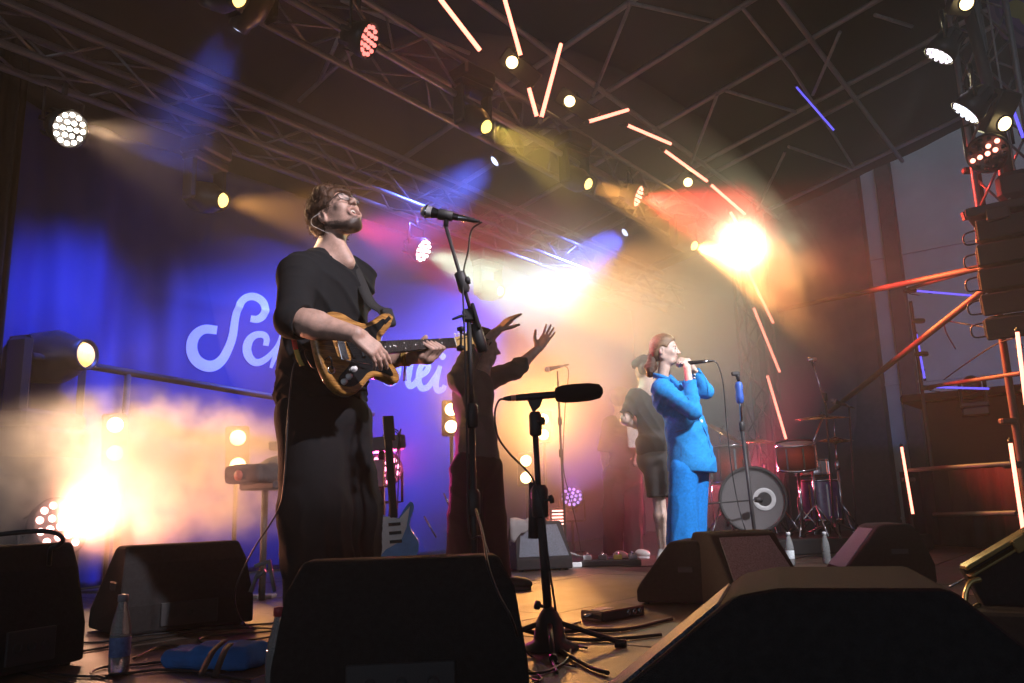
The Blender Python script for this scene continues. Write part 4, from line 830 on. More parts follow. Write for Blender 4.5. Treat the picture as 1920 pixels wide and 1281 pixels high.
ribbon('strap_tail', [P(546, 610, 3.20), P(550, 630, 3.18), P(555, 655, 3.17)], sx, 0.020, 'strap_red', gt)
ribbon('strap_tail', [P(555.5, 656, 3.17), P(560, 672, 3.17), P(567, 686, 3.18)], sx, 0.020, 'strap_yel', gt)
MB().lathe(P(560, 616, 3.2), -gd, [(0.003, -0.01), (0.003, 0.006), (0.008, 0.012), (0.0, 0.016)], 10).build('strap_button', 'gold', gt)
cb = curve_pts([gp(-0.075, -0.075, 0.03), gp(-0.09, -0.03, 0.05), P(590, 690, 3.14), P(575, 670, 3.14), P(568, 655, 3.16), P(550, 690, 3.2), P(540, 780, 3.2), P(533, 900, 3.2), P(520, 960, 3.25), P(470, 1040, 3.3), P(440, 1120, 3.3), Pz(470, 1178, .01), Pz(560, 1185, .01)], 6)
tag(MB().path(cb, 0.0033, 6).build('guitar_cable', 'rubber', None, Pz(470, 1178, 0)), 'black cable running from the guitar jack down behind the guitarist', 'cable')
# ================================================================ the singer in the blue suit
M['suit'] = mat('blue_suit_linen', (0.024, 0.28, 0.70), 0.92, bump=0.5, bscale=360, var=0.2, scale=60, spec=0.15)
M['suit_t'] = mat('blue_suit_trousers', (0.013, 0.22, 0.66), 0.92, bump=0.5, bscale=360, var=0.2, scale=60, spec=0.15)
M['hair_auburn'] = mat('auburn_hair', (0.25, 0.16, 0.09), 0.42, var=0.4, scale=40, bump=0.5, bscale=160)
SYY = 6.1
def S(x, y, dy=0.0): return P(x, y, SYY+dy)
wom = thing('person', 'singer in a bright blue suit holding a microphone to her mouth', 'person', Vector((S(1288, 1050).x, SYY, 0)))
wf = Vector((0.92, -0.34, -0.02)).normalized(); wu = Vector((-0.06, 0, 1)); WC = S(1247, 657)
whead, wq = head_field(WC, wf, wu, 0.96, 0.0, True)
wF = Vector((0.80, -0.60, 0)).normalized(); wS = wF.cross(ZV)
rS, rE, rW = S(1240, 729, -0.13), S(1300, 772, -0.24), S(1289, 693, -0.13)
lS, lE, lW = S(1276, 730, 0.14), S(1324, 734, 0.10), S(1290, 678, 0.0)
mic0, mic1 = S(1273, 683, -0.075), S(1331, 677, -0.10); md_ = (mic1-mic0).normalized()
wh, wp = hand_field(rW, (mic0+md_*0.055-rW)+ZV*0.01, Vector((0.5, -0.85, 0.1)), 1, (0.55, 0.58, 0.6, 0.6), L=0.165, spread=0.0, thumb=(0.3, 0.8))
lh, lp = hand_field(lW, (mic0+md_*0.03+ZV*0.035-lW), Vector((0.7, 0.5, 0.5)), -1, (0.35, 0.4, 0.45, 0.5), L=0.16, spread=0.03, thumb=(0.3, 0.6))
it = [(whead, 0), (cap(S(1243, 712, 0.02), S(1246, 683, 0.0), 0.050, 0.046), 0.02), (cap(S(1248, 725, 0.02), S(1290, 860, 0.0), 0.065, 0.07), 0.03), (cap(S(1248, 728), rS, 0.04, 0.04), 0.03), (cap(S(1252, 728), lS, 0.04, 0.04), 0.03),
      (cap(rS, rE, 0.042, 0.036), 0.02), (cap(rE, rW, 0.036, 0.026), 0.02), (cap(lS, lE, 0.042, 0.036), 0.02), (cap(lE, lW, 0.036, 0.026), 0.02), (cap(S(1280, 870, -0.07), S(1280, 1030, -0.08), 0.06, 0.04), 0.03), (cap(S(1300, 870, 0.06), S(1296, 1030, 0.05), 0.06, 0.04), 0.03)] + wh + lh
wb = sdf_obj('body', uni(it), *bounds([WC+ZV*0.14, rE, rS, lE, S(1280, 1040, -0.1), S(1300, 1040, 0.1), mic0], 0.10), 0.0056, 'skin_pale', wom)
for sg in (-1, 1):
    sdf_obj('eye', ell(wq(0.0855, 0.031*sg, 0.002), (0.006, 0.013, 0.0065), (wf, wf.cross(wu).normalized(), wu.normalized())), *bounds([wq(0.085, 0.031*sg, 0.002)], 0.03), 0.003, mat('dark_eye', (0.05, 0.03, 0.025), 0.2), wb)
    MB().path(curve_pts([wq(0.090, 0.014*sg, 0.020), wq(0.089, 0.032*sg, 0.026), wq(0.075, 0.048*sg, 0.019)], 5), 0.0024, 6).build('eyebrow', 'hair_auburn', wb)
MB().path(curve_pts([wq(0.088, 0.026, -0.055), wq(0.0935, 0.012, -0.0605), wq(0.095, 0, -0.061), wq(0.0935, -0.012, -0.0605), wq(0.088, -0.026, -0.055)], 4), 0.0022, 6).build('lips', mat('lips', (0.35, 0.10, 0.10), 0.4), wb)
wax = (wf, wf.cross(wu).normalized(), wu.normalized())
wh_ = uni([(ell(wq(-0.020, 0, 0.036), (0.105, 0.086, 0.098), wax), 0), (ell(wq(-0.060, 0, -0.020), (0.055, 0.070, 0.065), wax), 0.03)])
wh_ = cut(wh_, ell(wq(0.088, 0, -0.018), (0.078, 0.10, 0.088), wax), 0.015); wh_ = cut(wh_, ell(wq(0.0, 0.09, -0.022), (0.034, 0.04, 0.042), wax), 0.01); wh_ = cut(wh_, ell(wq(0.0, -0.09, -0.022), (0.034, 0.04, 0.042), wax), 0.01)
hw_ = sdf_obj('hair', creases(wh_, wu, 190, 0.0022, 41), *bounds([wq(-0.02, 0, 0.02)], 0.15), 0.0050, 'hair_auburn', wom)
bn = S(1220, 688, 0.0); sdf_obj('hair_bun', rough(uni([(ell(bn, (0.045, 0.05, 0.045)), 0), (ell(bn+Vector((-0.01, 0, -0.045)), (0.030, 0.035, 0.035)), 0.02), (cap(bn, wq(-0.09, 0, 0.0), 0.03, 0.04), 0.02)]), 0.010, 80, 44), *bounds([bn], 0.12), 0.0060, mat('bun_hair', (0.075, 0.038, 0.022), 0.5, var=0.5, scale=70, bump=0.5, bscale=200), wom)
# jacket
jk = [(ell(S(1256, 748, 0.0), (0.125, 0.165, 0.14), (wF, wS, ZV)), 0), (ell(S(1284, 800, 0.0), (0.145, 0.162, 0.18), (wF, wS, ZV)), 0.06), (cap(S(1289, 815, 0.0), S(1297, 872, 0.0), 0.148, 0.182), 0.05),
      (cap(rS+ZV*-0.01, lS+ZV*-0.01, 0.058, 0.058), 0.05), (cap(S(1244, 714, 0.02), rS, 0.05, 0.055), 0.04),
      (cap(rS, rE, 0.070, 0.060), 0.035), (cap(rE, rE.lerp(rW, 0.84), 0.060, 0.050), 0.02), (cap(lS, lE, 0.066, 0.056), 0.03), (cap(lE, lE.lerp(lW, 0.84), 0.056, 0.046), 0.02)]
jf = uni(jk); jf = cut(jf, cap(S(1247, 708, -0.01), S(1250, 680, -0.02), 0.056, 0.06), 0.010)
jf = cut(jf, cap(S(1262, 712, -0.08), S(1296, 752, -0.08), 0.035, 0.010), 0.010)                      # the open neck
jf = cut(jf, cap(rE.lerp(rW, 0.86), rW+(rW-rE)*0.2, 0.075, 0.08), 0.004); jf = cut(jf, cap(lE.lerp(lW, 0.86), lW+(lW-lE)*0.2, 0.07, 0.07), 0.004)
jf = creases(creases(jf, (rE-rS), 50, 0.0070, 51), Vector((0.7, 0.2, 0.6)), 30, 0.0040, 53)
hz_ = S(1290, 866).z; jf = both(jf, half((0, 0, hz_), Vector((-0.06, 0, -1))), 0.003)
jo = sdf_obj('jacket', jf, *bounds([rS, rE, lE, lS, S(1250, 870), S(1345, 870), S(1244, 700)], 0.16), 0.0064, 'suit', wom, smooth_it=4)
def snap(x, y): return hit(jf, x, y, SYY-0.5, SYY+0.4)
MB().lathe(snap(1315, 790), Vector((0.35, -0.93, 0.1)), [(0.0125, -0.004), (0.0125, 0.004), (0.009, 0.006), (0, 0.004)], 14).build('button', 'white_plastic', jo)
ad = (rW-rE).normalized()
for x, y in ((1303.5, 697), (1303, 702.5), (1302.5, 708.5)): MB().lathe(snap(x, y), Vector((0.6, -0.8, 0)), [(0.0095, -0.004), (0.0095, 0.005), (0, 0.006)], 12).build('sleeve_button', 'white_plastic', jo)
def sheet(name, pts, m, parent, th=0.004):
    o = MB().add(pts, [tuple(range(len(pts)))]).build(name, m, parent); s_ = o.modifiers.new('thickness', 'SOLIDIFY'); s_.thickness = th; return o
M['seam'] = mat('suit_seam', (0.006, 0.07, 0.28), 0.8)
def seam(name, pts, m='seam', r=0.0034, dx=0): MB().path(curve_pts([snap(x, y)-Vector((0, r*0.4, 0)) for x, y in pts], 4), r, 6).build(name, m, jo)
seam('pocket_edge', [(1265, 811), (1276, 808), (1288, 805), (1300, 801)])
seam('front_edge', [(1303, 776), (1311, 788), (1319, 803), (1326, 820), (1331, 840), (1334, 858)])
seam('dart', [(1276, 806), (1277, 830), (1277, 856)], r=0.002)
seam('lapel_edge', [(1262, 708), (1272, 722), (1283, 738), (1292, 750)])
ribbon('collar', [S(1226, 706, 0.06), S(1226, 704, -0.03), S(1238, 706, -0.085), S(1256, 712, -0.11)], Vector((-0.10, -0.15, 1)).normalized(), 0.038, 'suit', jo, 0.006)
ribbon('lapel', [S(1254, 706, -0.085), S(1270, 722, -0.130), S(1285, 740, -0.150), S(1298, 757, -0.155)], Vector((0.65, -0.25, 0.55)).normalized(), 0.045, 'suit', jo, 0.006)
# trousers
tf = uni([(ell(S(1292, 872, 0.0), (0.135, 0.150, 0.13), (wF, wS, ZV)), 0), (cap(S(1281, 885, -0.07), S(1279, 1090, -0.08), 0.105, 0.118), 0.04), (cap(S(1305, 885, 0.05), S(1294, 1090, 0.04), 0.098, 0.096), 0.03)])
tf = both(tf, half((0, 0, 0.03), -ZV), 0.01); tf = creases(creases(tf, Vector((1, 0.3, 0)), 42, 0.013, 61), Vector((0.45, 0, 1)), 22, 0.004, 63)
sdf_obj('trousers', tf, *bounds([S(1290, 850), S(1285, 1048, -0.1), S(1295, 1048, 0.1)], 0.18), 0.0085, 'suit_t', wom, smooth_it=3)
for dy, x in ((-0.08, 1272), (0.05, 1290)):
    q_ = S(x, 1050, dy); shoe('shoe', Vector((q_.x, q_.y, 0)), wF, 'shoe_white', wom, 0.24)
# her microphone
def microphone(label, a, b, m_body='guard', r=0.016, ball=0.026):
    """ball grille at a, slim body and connector towards b"""
    a, b = Vector(a), Vector(b); d = (b-a).normalized(); L = (b-a).length
    t_ = thing('microphone', label, 'microphone', a)
    gm = MB().lathe(a, d, [(0.0, -ball*0.95), (ball*0.55, -ball*0.82), (ball*0.9, -ball*0.4), (ball, 0.0), (ball*0.97, ball*0.35), (ball*0.82, ball*0.9)], 20); gm.build('grille', M['grille'], t_)
    MB().lathe(a, d, [(ball*1.02, -0.003), (ball*1.04, 0.0), (ball*1.02, 0.003)], 20).build('grille_band', 'chrome', t_)
    MB().lathe(a, d, [(ball*0.84, ball*0.85), (ball*0.80, ball*1.1), (r*1.05, ball*1.9), (r*0.82, L-0.035), (r*0.80, L-0.03)], 18).build('body', m_body, t_)
    MB().lathe(a, d, [(r*0.78, L-0.03), (r*0.78, L-0.008), (r*0.6, L), (r*0.55, L+0.012)], 14).build('connector', 'chrome', t_)
    MB().lathe(a, d, [(r*0.62, L+0.004), (r*0.58, L+0.03), (r*0.28, L+0.055)], 12).build('cable_boot', 'rubber', t_)
    return t_
m, t, b = node_mat('mic_grille'); M['grille'] = m
b.inputs['Base Color'].default_value = (0.35, 0.35, 0.37, 1); b.inputs['Metallic'].default_value = 0.85; b.inputs['Roughness'].default_value = 0.38
tc = N(t, 'ShaderNodeTexCoord'); vo = N(t, 'ShaderNodeTexVoronoi', Scale=480.0); t.links.new(tc.outputs['Object'], vo.inputs['Vector']); bp = N(t, 'ShaderNodeBump', Strength=0.9, Distance=0.002); t.links.new(vo.outputs['Distance'], bp.inputs['Height']); t.links.new(bp.outputs[0], b.inputs['Normal'])
microphone('black handheld microphone held to the blue suited singer\'s mouth', mic0, mic0+md_*0.205)
cb = curve_pts([mic0+md_*0.25, S(1346, 684, -0.1), S(1356, 720, -0.1), S(1362, 790, -0.1), S(1372, 880, -0.12), S(1385, 950, -0.14), S(1400, 1000, -0.16), Pz(1420, 1052, .01)], 7)
tag(MB().path(cb, 0.0042, 6).build('microphone_cable', 'rubber', None, Pz(1420, 1052, 0)), 'black cable hanging from the blue suited singer\'s microphone', 'cable')
# ================================================================ the three people behind
def simple_person(label, Y, head, hdir, joints, shirt_m, trouser_m, skin_m, shirt, legs, hair_m, h=0.009, seed=70, shorts=None, shoes=(), hs=1.0, sleeve=0.7, extra_hair=None):
    """joints: dict of pixel points with depth offsets; one continuous skin with shirt and trousers as its children"""
    def Q(t_): return P(t_[0], t_[1], Y+t_[2])
    J = {k: Q(v) for k, v in joints.items() if k[1:] != 'N'}; hc = Q(head)
    base = Vector((J['hipc'].x, J['hipc'].y, 0)); pr = thing('person', label, 'person', base)
    hfw = Vector(hdir).normalized(); fh, q_ = head_field(hc, hfw, ZV, hs)
    it = [(fh, 0), (cap(J['neck'], hc-ZV*0.06-hfw*0.01, 0.055, 0.05), 0.02), (cap(J['neck'], J['hipc'], 0.09, 0.09), 0.05)]; pts = [hc+ZV*0.12, J['hipc']]
    for s_ in 'rl':
        if s_+'S' not in J: continue
        a, e, w = J[s_+'S'], J[s_+'E'], J[s_+'W']; it += [(cap(J['neck'], a, 0.045, 0.045), 0.04), (cap(a, e, 0.045, 0.04), 0.02), (cap(e, e.lerp(w, .3), 0.040, 0.041), 0.02), (cap(e.lerp(w, .3), w, 0.041, 0.028), 0.02)]; pts += [a, e, w]
        if s_+'H' in J:
            hn = joints[s_+'N']; hh, hp = hand_field(w, J[s_+'H']-w, Vector(hn[0]), hn[1], hn[2], L=0.19, spread=hn[3] if len(hn) > 3 else 0.12, thumb=(0.7, 0.2)); it += hh; pts += hp
    for s_ in 'rl':
        if s_+'A' in J: it += [(cap(J[s_+'P'], J[s_+'K'], 0.07, 0.05), 0.03), (cap(J[s_+'K'], J[s_+'K'].lerp(J[s_+'A'], .35), 0.048, 0.055), 0.03), (cap(J[s_+'K'].lerp(J[s_+'A'], .35), J[s_+'A'], 0.055, 0.036), 0.02)]; pts.append(J[s_+'A'])
    b_ = sdf_obj('body', uni(it), *bounds(pts, 0.13), h*0.72 if 'rH' in J else h, skin_m, pr)
    hv = cut(ell(q_(-0.02, 0, 0.036), (0.112, 0.092, 0.102), (hfw, hfw.cross(ZV), ZV)), ell(q_(0.09, 0, -0.02), (0.08, 0.11, 0.09), (hfw, hfw.cross(ZV), ZV)), 0.015)
    if extra_hair: hv = extra_hair(q_, hv)
    sdf_obj('hair' if not extra_hair else 'cap', rough(hv, 0.006, 60, seed), *bounds([hc], 0.2), h*0.8, hair_m, pr)
    sf = uni([(ell(Q(c), r, (hfw, hfw.cross(ZV), ZV)), k) for c, r, k in shirt] + sum([[(cap(J[s_+'S'], J[s_+'E'], 0.075, 0.062), 0.04), (cap(J[s_+'E'], J[s_+'E'].lerp(J[s_+'W'], max(0.0, sleeve-0.5)*2), 0.062, 0.052), 0.02)] for s_ in 'rl' if s_+'S' in J], []) + [(cap(J[s_+'S']-ZV*0.01, J['neck']-ZV*0.04, 0.062, 0.062), 0.05) for s_ in 'rl' if s_+'S' in J])
    for s_ in 'rl':
        if s_+'S' in J: w_ = J[s_+'E'].lerp(J[s_+'W'], max(0.0, sleeve-0.5)*2+0.05); sf = cut(sf, cap(w_, J[s_+'W'], 0.08, 0.08), 0.005)
    sf = cut(sf, cap(J['neck']+ZV*0.02, hc, 0.06, 0.07), 0.01); sf = creases(creases(sf, Vector((0.5, 0, 1)), 40, 0.011, seed), Vector((1, 0.2, 0.5)), 34, 0.010, seed+2)
    sdf_obj('shirt', sf, *bounds([J['neck'], J['hipc']] + [J[s_+k] for s_ in 'rl' for k in 'SE' if s_+k in J], 0.26), h, shirt_m, pr)
    tf = uni([(ell(J['hipc']-ZV*0.03, (0.145, 0.175, 0.15), (hfw, hfw.cross(ZV), ZV)), 0)] + sum([[(cap(J[s_+'P'], J[s_+'K'], legs[0], legs[1]), 0.04)] + ([(cap(J[s_+'K'], J[s_+'A']-ZV*0.14, legs[1], legs[2]), 0.03)] if not shorts else []) for s_ in 'rl' if s_+'P' in J], []))
    if shorts: tf = both(tf, half((0, 0, shorts), -ZV), 0.006)
    else: tf = both(tf, half((0, 0, 0.035), -ZV), 0.01)
    tf = creases(creases(tf, Vector((1, 0.2, 0)), 40, 0.013, seed+5), Vector((0.5, 0, 1)), 26, 0.006, seed+6)
    sdf_obj('shorts' if shorts else 'trousers', tf, *bounds([J['hipc']] + [J[s_+'A'] for s_ in 'rl' if s_+'A' in J], 0.24), h, trouser_m, pr)
    for s_, d_, m_, lf in shoes:
        a = J[s_+'A']; shoe('shoe', Vector((a.x, a.y, lf))-Vector(d_).normalized()*0.05, d_, m_, pr)
    return pr, J
M['grey_shirt'] = mat('grey_brown_shirt', (0.085, 0.085, 0.080), 0.85, bump=0.3, bscale=300, var=0.25, scale=8)
M['dark_shirt'] = mat('charcoal_shirt', (0.030, 0.028, 0.028), 0.85, bump=0.3, bscale=300)
arms, JA = simple_person('person in a grey shirt with both arms raised, behind the microphone stand', 5.2, (905, 652, 0.02), (0.90, 0.25, -0.05),
    dict(neck=(893, 700, 0.03), hipc=(893, 862, 0.03), rS=(862, 712, -0.14), rE=(884, 660, -0.10), rW=(936, 618, 0.02), rH=(957, 598, 0.05), rN=((-0.2, -0.5, 0.9), 1, (0.10, 0.14, 0.18, 0.2), 0.06),
         lS=(912, 712, 0.16), lE=(966, 694, 0.26), lW=(1009, 654, 0.32), lH=(1024, 632, 0.32), lN=((0.6, 0.6, 0.2), 1, (0.10, 0.08, 0.08, 0.1), 0.16),
         rP=(875, 880, -0.05), rK=(872, 970, -0.05), rA=(862, 1080, -0.05), lP=(912, 880, 0.08), lK=(918, 975, 0.08), lA=(930, 1072, 0.06)),
    'grey_shirt', 'denim_black', 'skin', [((887, 745, 0.02), (0.135, 0.165, 0.19), 0), ((893, 820, 0.02), (0.135, 0.160, 0.19), 0.06), ((895, 858, 0.03), (0.140, 0.165, 0.10), 0.05)], (0.105, 0.105, 0.10), 'hair_brown', 0.0085, 70,
    shoes=(('r', (0.9, -0.3, 0), 'shoe_black', 0), ('l', (0.95, -0.3, 0), 'shoe_black', 0)), sleeve=0.80)
def cap_hat(q_, hv):
    return uni([(both(ell(q_(-0.01, 0, 0.045), (0.115, 0.098, 0.085), None), half(q_(0, 0, 0.02), -ZV), 0.006), 0), (ell(q_(0.10, 0, 0.035), (0.075, 0.07, 0.012), None), 0.01), (ell(q_(-0.075, 0, -0.01), (0.045, 0.075, 0.05), None), 0.015)])
sman, JB = simple_person('person in black shirt and knee length shorts behind the blue suited singer', 6.9, (1210, 694, 0.0), (0.35, 0.92, -0.1),
    dict(neck=(1217, 730, 0.0), hipc=(1232, 855, 0.0), rS=(1192, 745, -0.05), rE=(1172, 786, -0.06), rW=(1196, 800, 0.16), lS=(1250, 748, 0.05), lE=(1262, 790, 0.1), lW=(1250, 810, 0.2),
         rP=(1232, 870, -0.06), rK=(1236, 935, -0.08), rA=(1243, 1030, -0.10), lP=(1262, 872, 0.08), lK=(1266, 935, 0.10), lA=(1262, 1030, 0.12)),
    'dark_shirt', 'dark_shirt', 'skin_pale', [((1219, 775, 0.0), (0.135, 0.165, 0.19), 0), ((1228, 835, 0.0), (0.140, 0.165, 0.16), 0.06)], (0.115, 0.105, 0.05), 'dark_shirt', 0.0095, 80, shorts=P(1236, 932, 6.9).z,
    shoes=(('r', (0.75, 0.5, 0), 'shoe_white', 0), ('l', (0.75, 0.5, 0), 'shoe_white', 0)), sleeve=0.5, extra_hair=cap_hat)
gman, JC = simple_person('person in dark clothes hidden in the orange haze, sheets of paper at the hip', 7.9, (1164, 752, 0.0), (0.3, 0.9, -0.4),
    dict(neck=(1166, 785, 0.0), hipc=(1167, 880, 0.0), rS=(1144, 795, -0.05), rE=(1133, 845, -0.06), rW=(1136, 885, 0.0), lS=(1190, 797, 0.05), lE=(1202, 845, 0.06), lW=(1192, 870, -0.1),
         rP=(1153, 892, -0.06), rK=(1150, 955, -0.06), rA=(1148, 1030, -0.06), lP=(1183, 892, 0.06), lK=(1186, 955, 0.06), lA=(1186, 1028, 0.06)),
    'dark_shirt', 'denim_black', 'skin_pale', [((1166, 820, 0.0), (0.14, 0.165, 0.17), 0), ((1167, 862, 0.0), (0.14, 0.165, 0.14), 0.06)], (0.105, 0.095, 0.09), 'hair_brown', 0.0105, 90,
    shoes=(('r', (0.4, -0.8, 0), 'shoe_white', 0), ('l', (0.5, -0.8, 0), 'shoe_white', 0)), sleeve=0.6)
pp = thing('paper_sheets', 'white papers hanging at the hip of the person in the haze', 'paper', P(1186, 842, 7.72))
for k in range(2): c_ = P(1186+2*k, 816+2*k, 7.70-0.012*k); MB().box(c_, (0.10, 0.003, 0.21), Vector((1, 0.1, 0)).normalized(), Vector((-0.1, 1, 0)).normalized(), ZV).build('sheet', 'white_plastic', pp)
# ================================================================ THINGS ON THE STAGE
M['liquid'] = mat('water', (0.5, 0.55, 0.55), 0.1)
m, t, b = node_mat('clear_bottle'); M['bottle'] = m; b.inputs['Base Color'].default_value = (0.9, 0.95, 0.95, 1); b.inputs['Roughness'].default_value = 0.06; b.inputs['Transmission Weight'].default_value = 0.80; b.inputs['IOR'].default_value = 1.25
tc = N(t, 'ShaderNodeTexCoord'); vo = N(t, 'ShaderNodeTexVoronoi', Scale=190.0); t.links.new(tc.outputs['Object'], vo.inputs['Vector']); bp = N(t, 'ShaderNodeBump', Strength=0.35, Distance=0.002); t.links.new(vo.outputs['Distance'], bp.inputs['Height']); t.links.new(bp.outputs[0], b.inputs['Normal'])
M['grille_m'] = mat('speaker_grille', (0.17, 0.19, 0.23), 0.5, 0.2, var=0.75, scale=200, bump=0.8, bscale=500)
def wedge(label, c, face, w, d, h, top=0.82, name='stage_monitor', lift=0.0):
    """floor monitor: sloped cabinet, perforated grille on the slope, side handle, feet"""
    c = Vector(c); f = Vector(face); f.z = 0; f.normalize(); s = f.cross(ZV)
    t_ = thing(name, label, 'monitor', c)
    prof = [(-0.50, 0.012, 1.0), (-0.50, 0.34*h, 1.0), (-0.40, 0.80*h, 0.93), (-0.30, h, top), (-0.02, h, top), (0.06, 0.97*h, top*1.01), (0.50, 0.24*h, 1.0), (0.50, 0.012, 1.0)]; n = len(prof)
    L = [c+f*a*d+ZV*z-s*w/2*k for a, z, k in prof]; Rr = [c+f*a*d+ZV*z+s*w/2*k for a, z, k in prof]
    o = MB().add(L+Rr, [tuple(range(n)), tuple(range(2*n-1, n-1, -1))]+[(i, n+i, n+(i+1) % n, (i+1) % n) for i in range(n)]).build('cabinet', 'carpet', t_)
    bv = o.modifiers.new('rounded_edges', 'BEVEL'); bv.width = 0.012; bv.segments = 2; bv.limit_method = 'ANGLE'; bv.angle_limit = R(25)
    up = (c+f*0.06*d+ZV*0.97*h)-(c+f*0.50*d+ZV*0.24*h); nn = s.cross(up).normalized(); nn = nn if nn.z > 0 else -nn
    p0, p1 = c+f*0.09*d+ZV*0.92*h, c+f*0.47*d+ZV*0.29*h
    g = MB().add([p0-s*w*0.38*top+nn*0.005, p0+s*w*0.38*top+nn*0.005, p1+s*w*0.44+nn*0.005, p1-s*w*0.44+nn*0.005], [(0, 1, 2, 3)]).build('grille', 'grille_m', t_); g.modifiers.new('thickness', 'SOLIDIFY').thickness = 0.006
    bp_ = c-f*0.50*d+ZV*h*0.22; MB().box(bp_-f*0.002, (w*0.42, 0.010, h*0.26), s, f, ZV, bev=0.003).build('connector_panel', 'black', t_)
    for k in (-0.12, 0.0, 0.12): MB().lathe(bp_+s*w*k-f*0.006, -f, [(0.017, 0), (0.017, 0.005), (0.011, 0.004), (0.010, -0.003)], 14).build('socket', 'black', t_)
    for sg in (-1, 1):
        MB().box(c+s*sg*(w*0.465)+ZV*h*0.55-f*d*0.14, (0.012, d*0.20, h*0.10), s, f, ZV, bev=0.005).build('handle', 'black', t_)
        for k in (-0.4, 0.4): MB().tube(c+s*sg*w*0.4+f*d*k, c+s*sg*w*0.4+f*d*k+ZV*0.012, 0.018).build('foot', 'rubber', t_)
    return t_
def floor_at(x, Y): q = P(x, 900, Y); return Vector((q.x, Y, 0))
wedge('big black monitor speaker in the middle of the near stage edge', floor_at(757, 2.36), Vector((-0.10, 1, 0)), 0.64, 0.46, 0.375, 0.80)
wedge('huge dark monitor speaker nearest the camera, lower right', floor_at(1425, 1.42), Vector((-0.95, 0.30, 0)), 0.46, 0.80, 0.374, 0.90)
wedge('black monitor speaker cut by the left edge, cable on its top', floor_at(5, 2.95), Vector((-0.9, 0.4, 0)), 0.42, 0.44, 0.42, 0.96)
wedge('dark monitor speaker below the thick smoke at the left', floor_at(335, 3.95), VD+UD*0.2, 0.60, 0.44, 0.38, 0.85)
wedge('monitor speaker with pale speckled grille in front of the blue suited singer', floor_at(1378, 4.15), Vector((0.30, -0.95, 0)), 0.40, 0.46, 0.350, 0.92)
wedge('dark monitor speaker against the left of the speckled grille one', floor_at(1268, 4.35), Vector((-0.85, 0.4, 0)), 0.34, 0.40, 0.31, 0.9)
wedge('rounded grey monitor speaker below the drum kit at the right', floor_at(1628, 5.0), Vector((-0.8, 0.1, 0)), 0.42, 0.50, 0.34, 0.9)
wedge('far monitor speaker with a towel on it, violet lit grille', floor_at(1005, 6.8), Vector((0.22, -0.95, 0)), 0.46, 0.38, 0.38, 0.85)
M['towel'] = mat('grey_towel', (0.30, 0.28, 0.28), 0.95, bump=0.8, bscale=300, var=0.15)
tw = []; q0 = P(958, 957, 6.75)
for j in range(15):
    for i in range(9):
        a = i/8; b_ = j/14; x = a*0.30; y = 0.14-0.28*min(1, b_*1.4); z = 0.395+0.012*math.sin(a*9+b_*3) - max(0, b_-0.6)*0.34*(1.2-a) - 0.02*math.sin(a*15)*b_; tw.append(Vector((q0.x+x*0.8-0.01, 6.80+y, z)))
o = MB().add(tw, [(j*9+i, j*9+i+1, (j+1)*9+i+1, (j+1)*9+i) for j in range(14) for i in range(8)], True).build('towel', 'towel', None, (q0.x, 6.8, 0.38)); o.modifiers.new('thickness', 'SOLIDIFY').thickness = 0.008
tag(o, 'pale towel draped over the far monitor speaker', 'towel')
# ---------------------------------------------------------------- microphone stands
def tripod(t_, base, r=0.30, h=0.12, m='black', a0=0.3, n=3):
    for k in range(n):
        a = a0+2*math.pi*k/n; e = base+Vector((math.cos(a)*r, math.sin(a)*r, 0.012)); MB().tube(base+ZV*h, e, 0.010, 0.009).build('leg', m, t_); MB().tube(e-Vector((math.cos(a), math.sin(a), 0))*0.03, e+Vector((math.cos(a), math.sin(a), 0))*0.012, 0.014).build('foot', 'rubber', t_)
    MB().lathe(base, ZV, [(0.012, h-0.05), (0.024, h-0.045), (0.026, h+0.03), (0.014, h+0.045)], 14).build('hub', m, t_)
def clutch(t_, c, ax=ZV, s=1.0, m='black'):
    MB().lathe(Vector(c)-Vector(ax).normalized()*0.035*s, ax, [(0.013*s, 0), (0.018*s, 0.006), (0.019*s, 0.06*s), (0.013*s, 0.07*s)], 12).build('clutch', m, t_)
def knob(t_, c, d, L=0.045):
    d = Vector(d).normalized(); kb = MB(); kb.tube(c, Vector(c)+d*L, 0.006); kb.lathe(Vector(c)+d*L, d, [(0.0, -0.006), (0.015, -0.004), (0.016, 0.010), (0.0, 0.014)], 12); kb.build('knob', 'black', t_)
# the guitarist's boom stand
Yg = 3.05; bs = floor_at(887, Yg); gs = thing('microphone_stand', 'tall black boom stand with a pale headed microphone beside the guitarist', 'microphone stand', bs)
tripod(gs, bs, 0.32, 0.13); top = P(879, 592, Yg); up1 = Vector((bs.x, bs.y, P(884, 780, Yg).z))
MB().tube(bs+ZV*0.1, up1, 0.0125).build('lower_tube', 'black', gs); MB().tube(up1-ZV*0.01, top, 0.0095).build('upper_tube', 'black', gs); clutch(gs, up1, ZV, 1.3); clutch(gs, bs.lerp(up1, 0.62), ZV, 1.35)
boomA, boomB = P(836, 425, Yg-0.05), P(903, 652, Yg+0.03); MB().tube(boomA, boomB, 0.0075).build('boom', 'black', gs)
bd = (boomB-boomA).normalized(); MB().lathe(boomB-bd*0.10, bd, [(0.012, 0), (0.022, 0.01), (0.024, 0.085), (0.021, 0.115), (0.0, 0.12)], 16).build('counterweight', 'black', gs)
clutch(gs, boomA.lerp(boomB, 0.46), bd, 1.2); knob(gs, boomA.lerp(boomB, 0.46), Vector((1, -0.3, 0.2)), 0.02)
MB().box(top, (0.05, 0.035, 0.05), bev=0.008).build('swivel', 'black', gs); MB().box(top+Vector((0.028, -0.01, -0.005)), (0.014, 0.03, 0.10), bd.cross(Vector((0, 1, 0))).normalized(), Vector((0, 1, 0)), -bd, bev=0.004).build('brace_plate', 'black', gs)
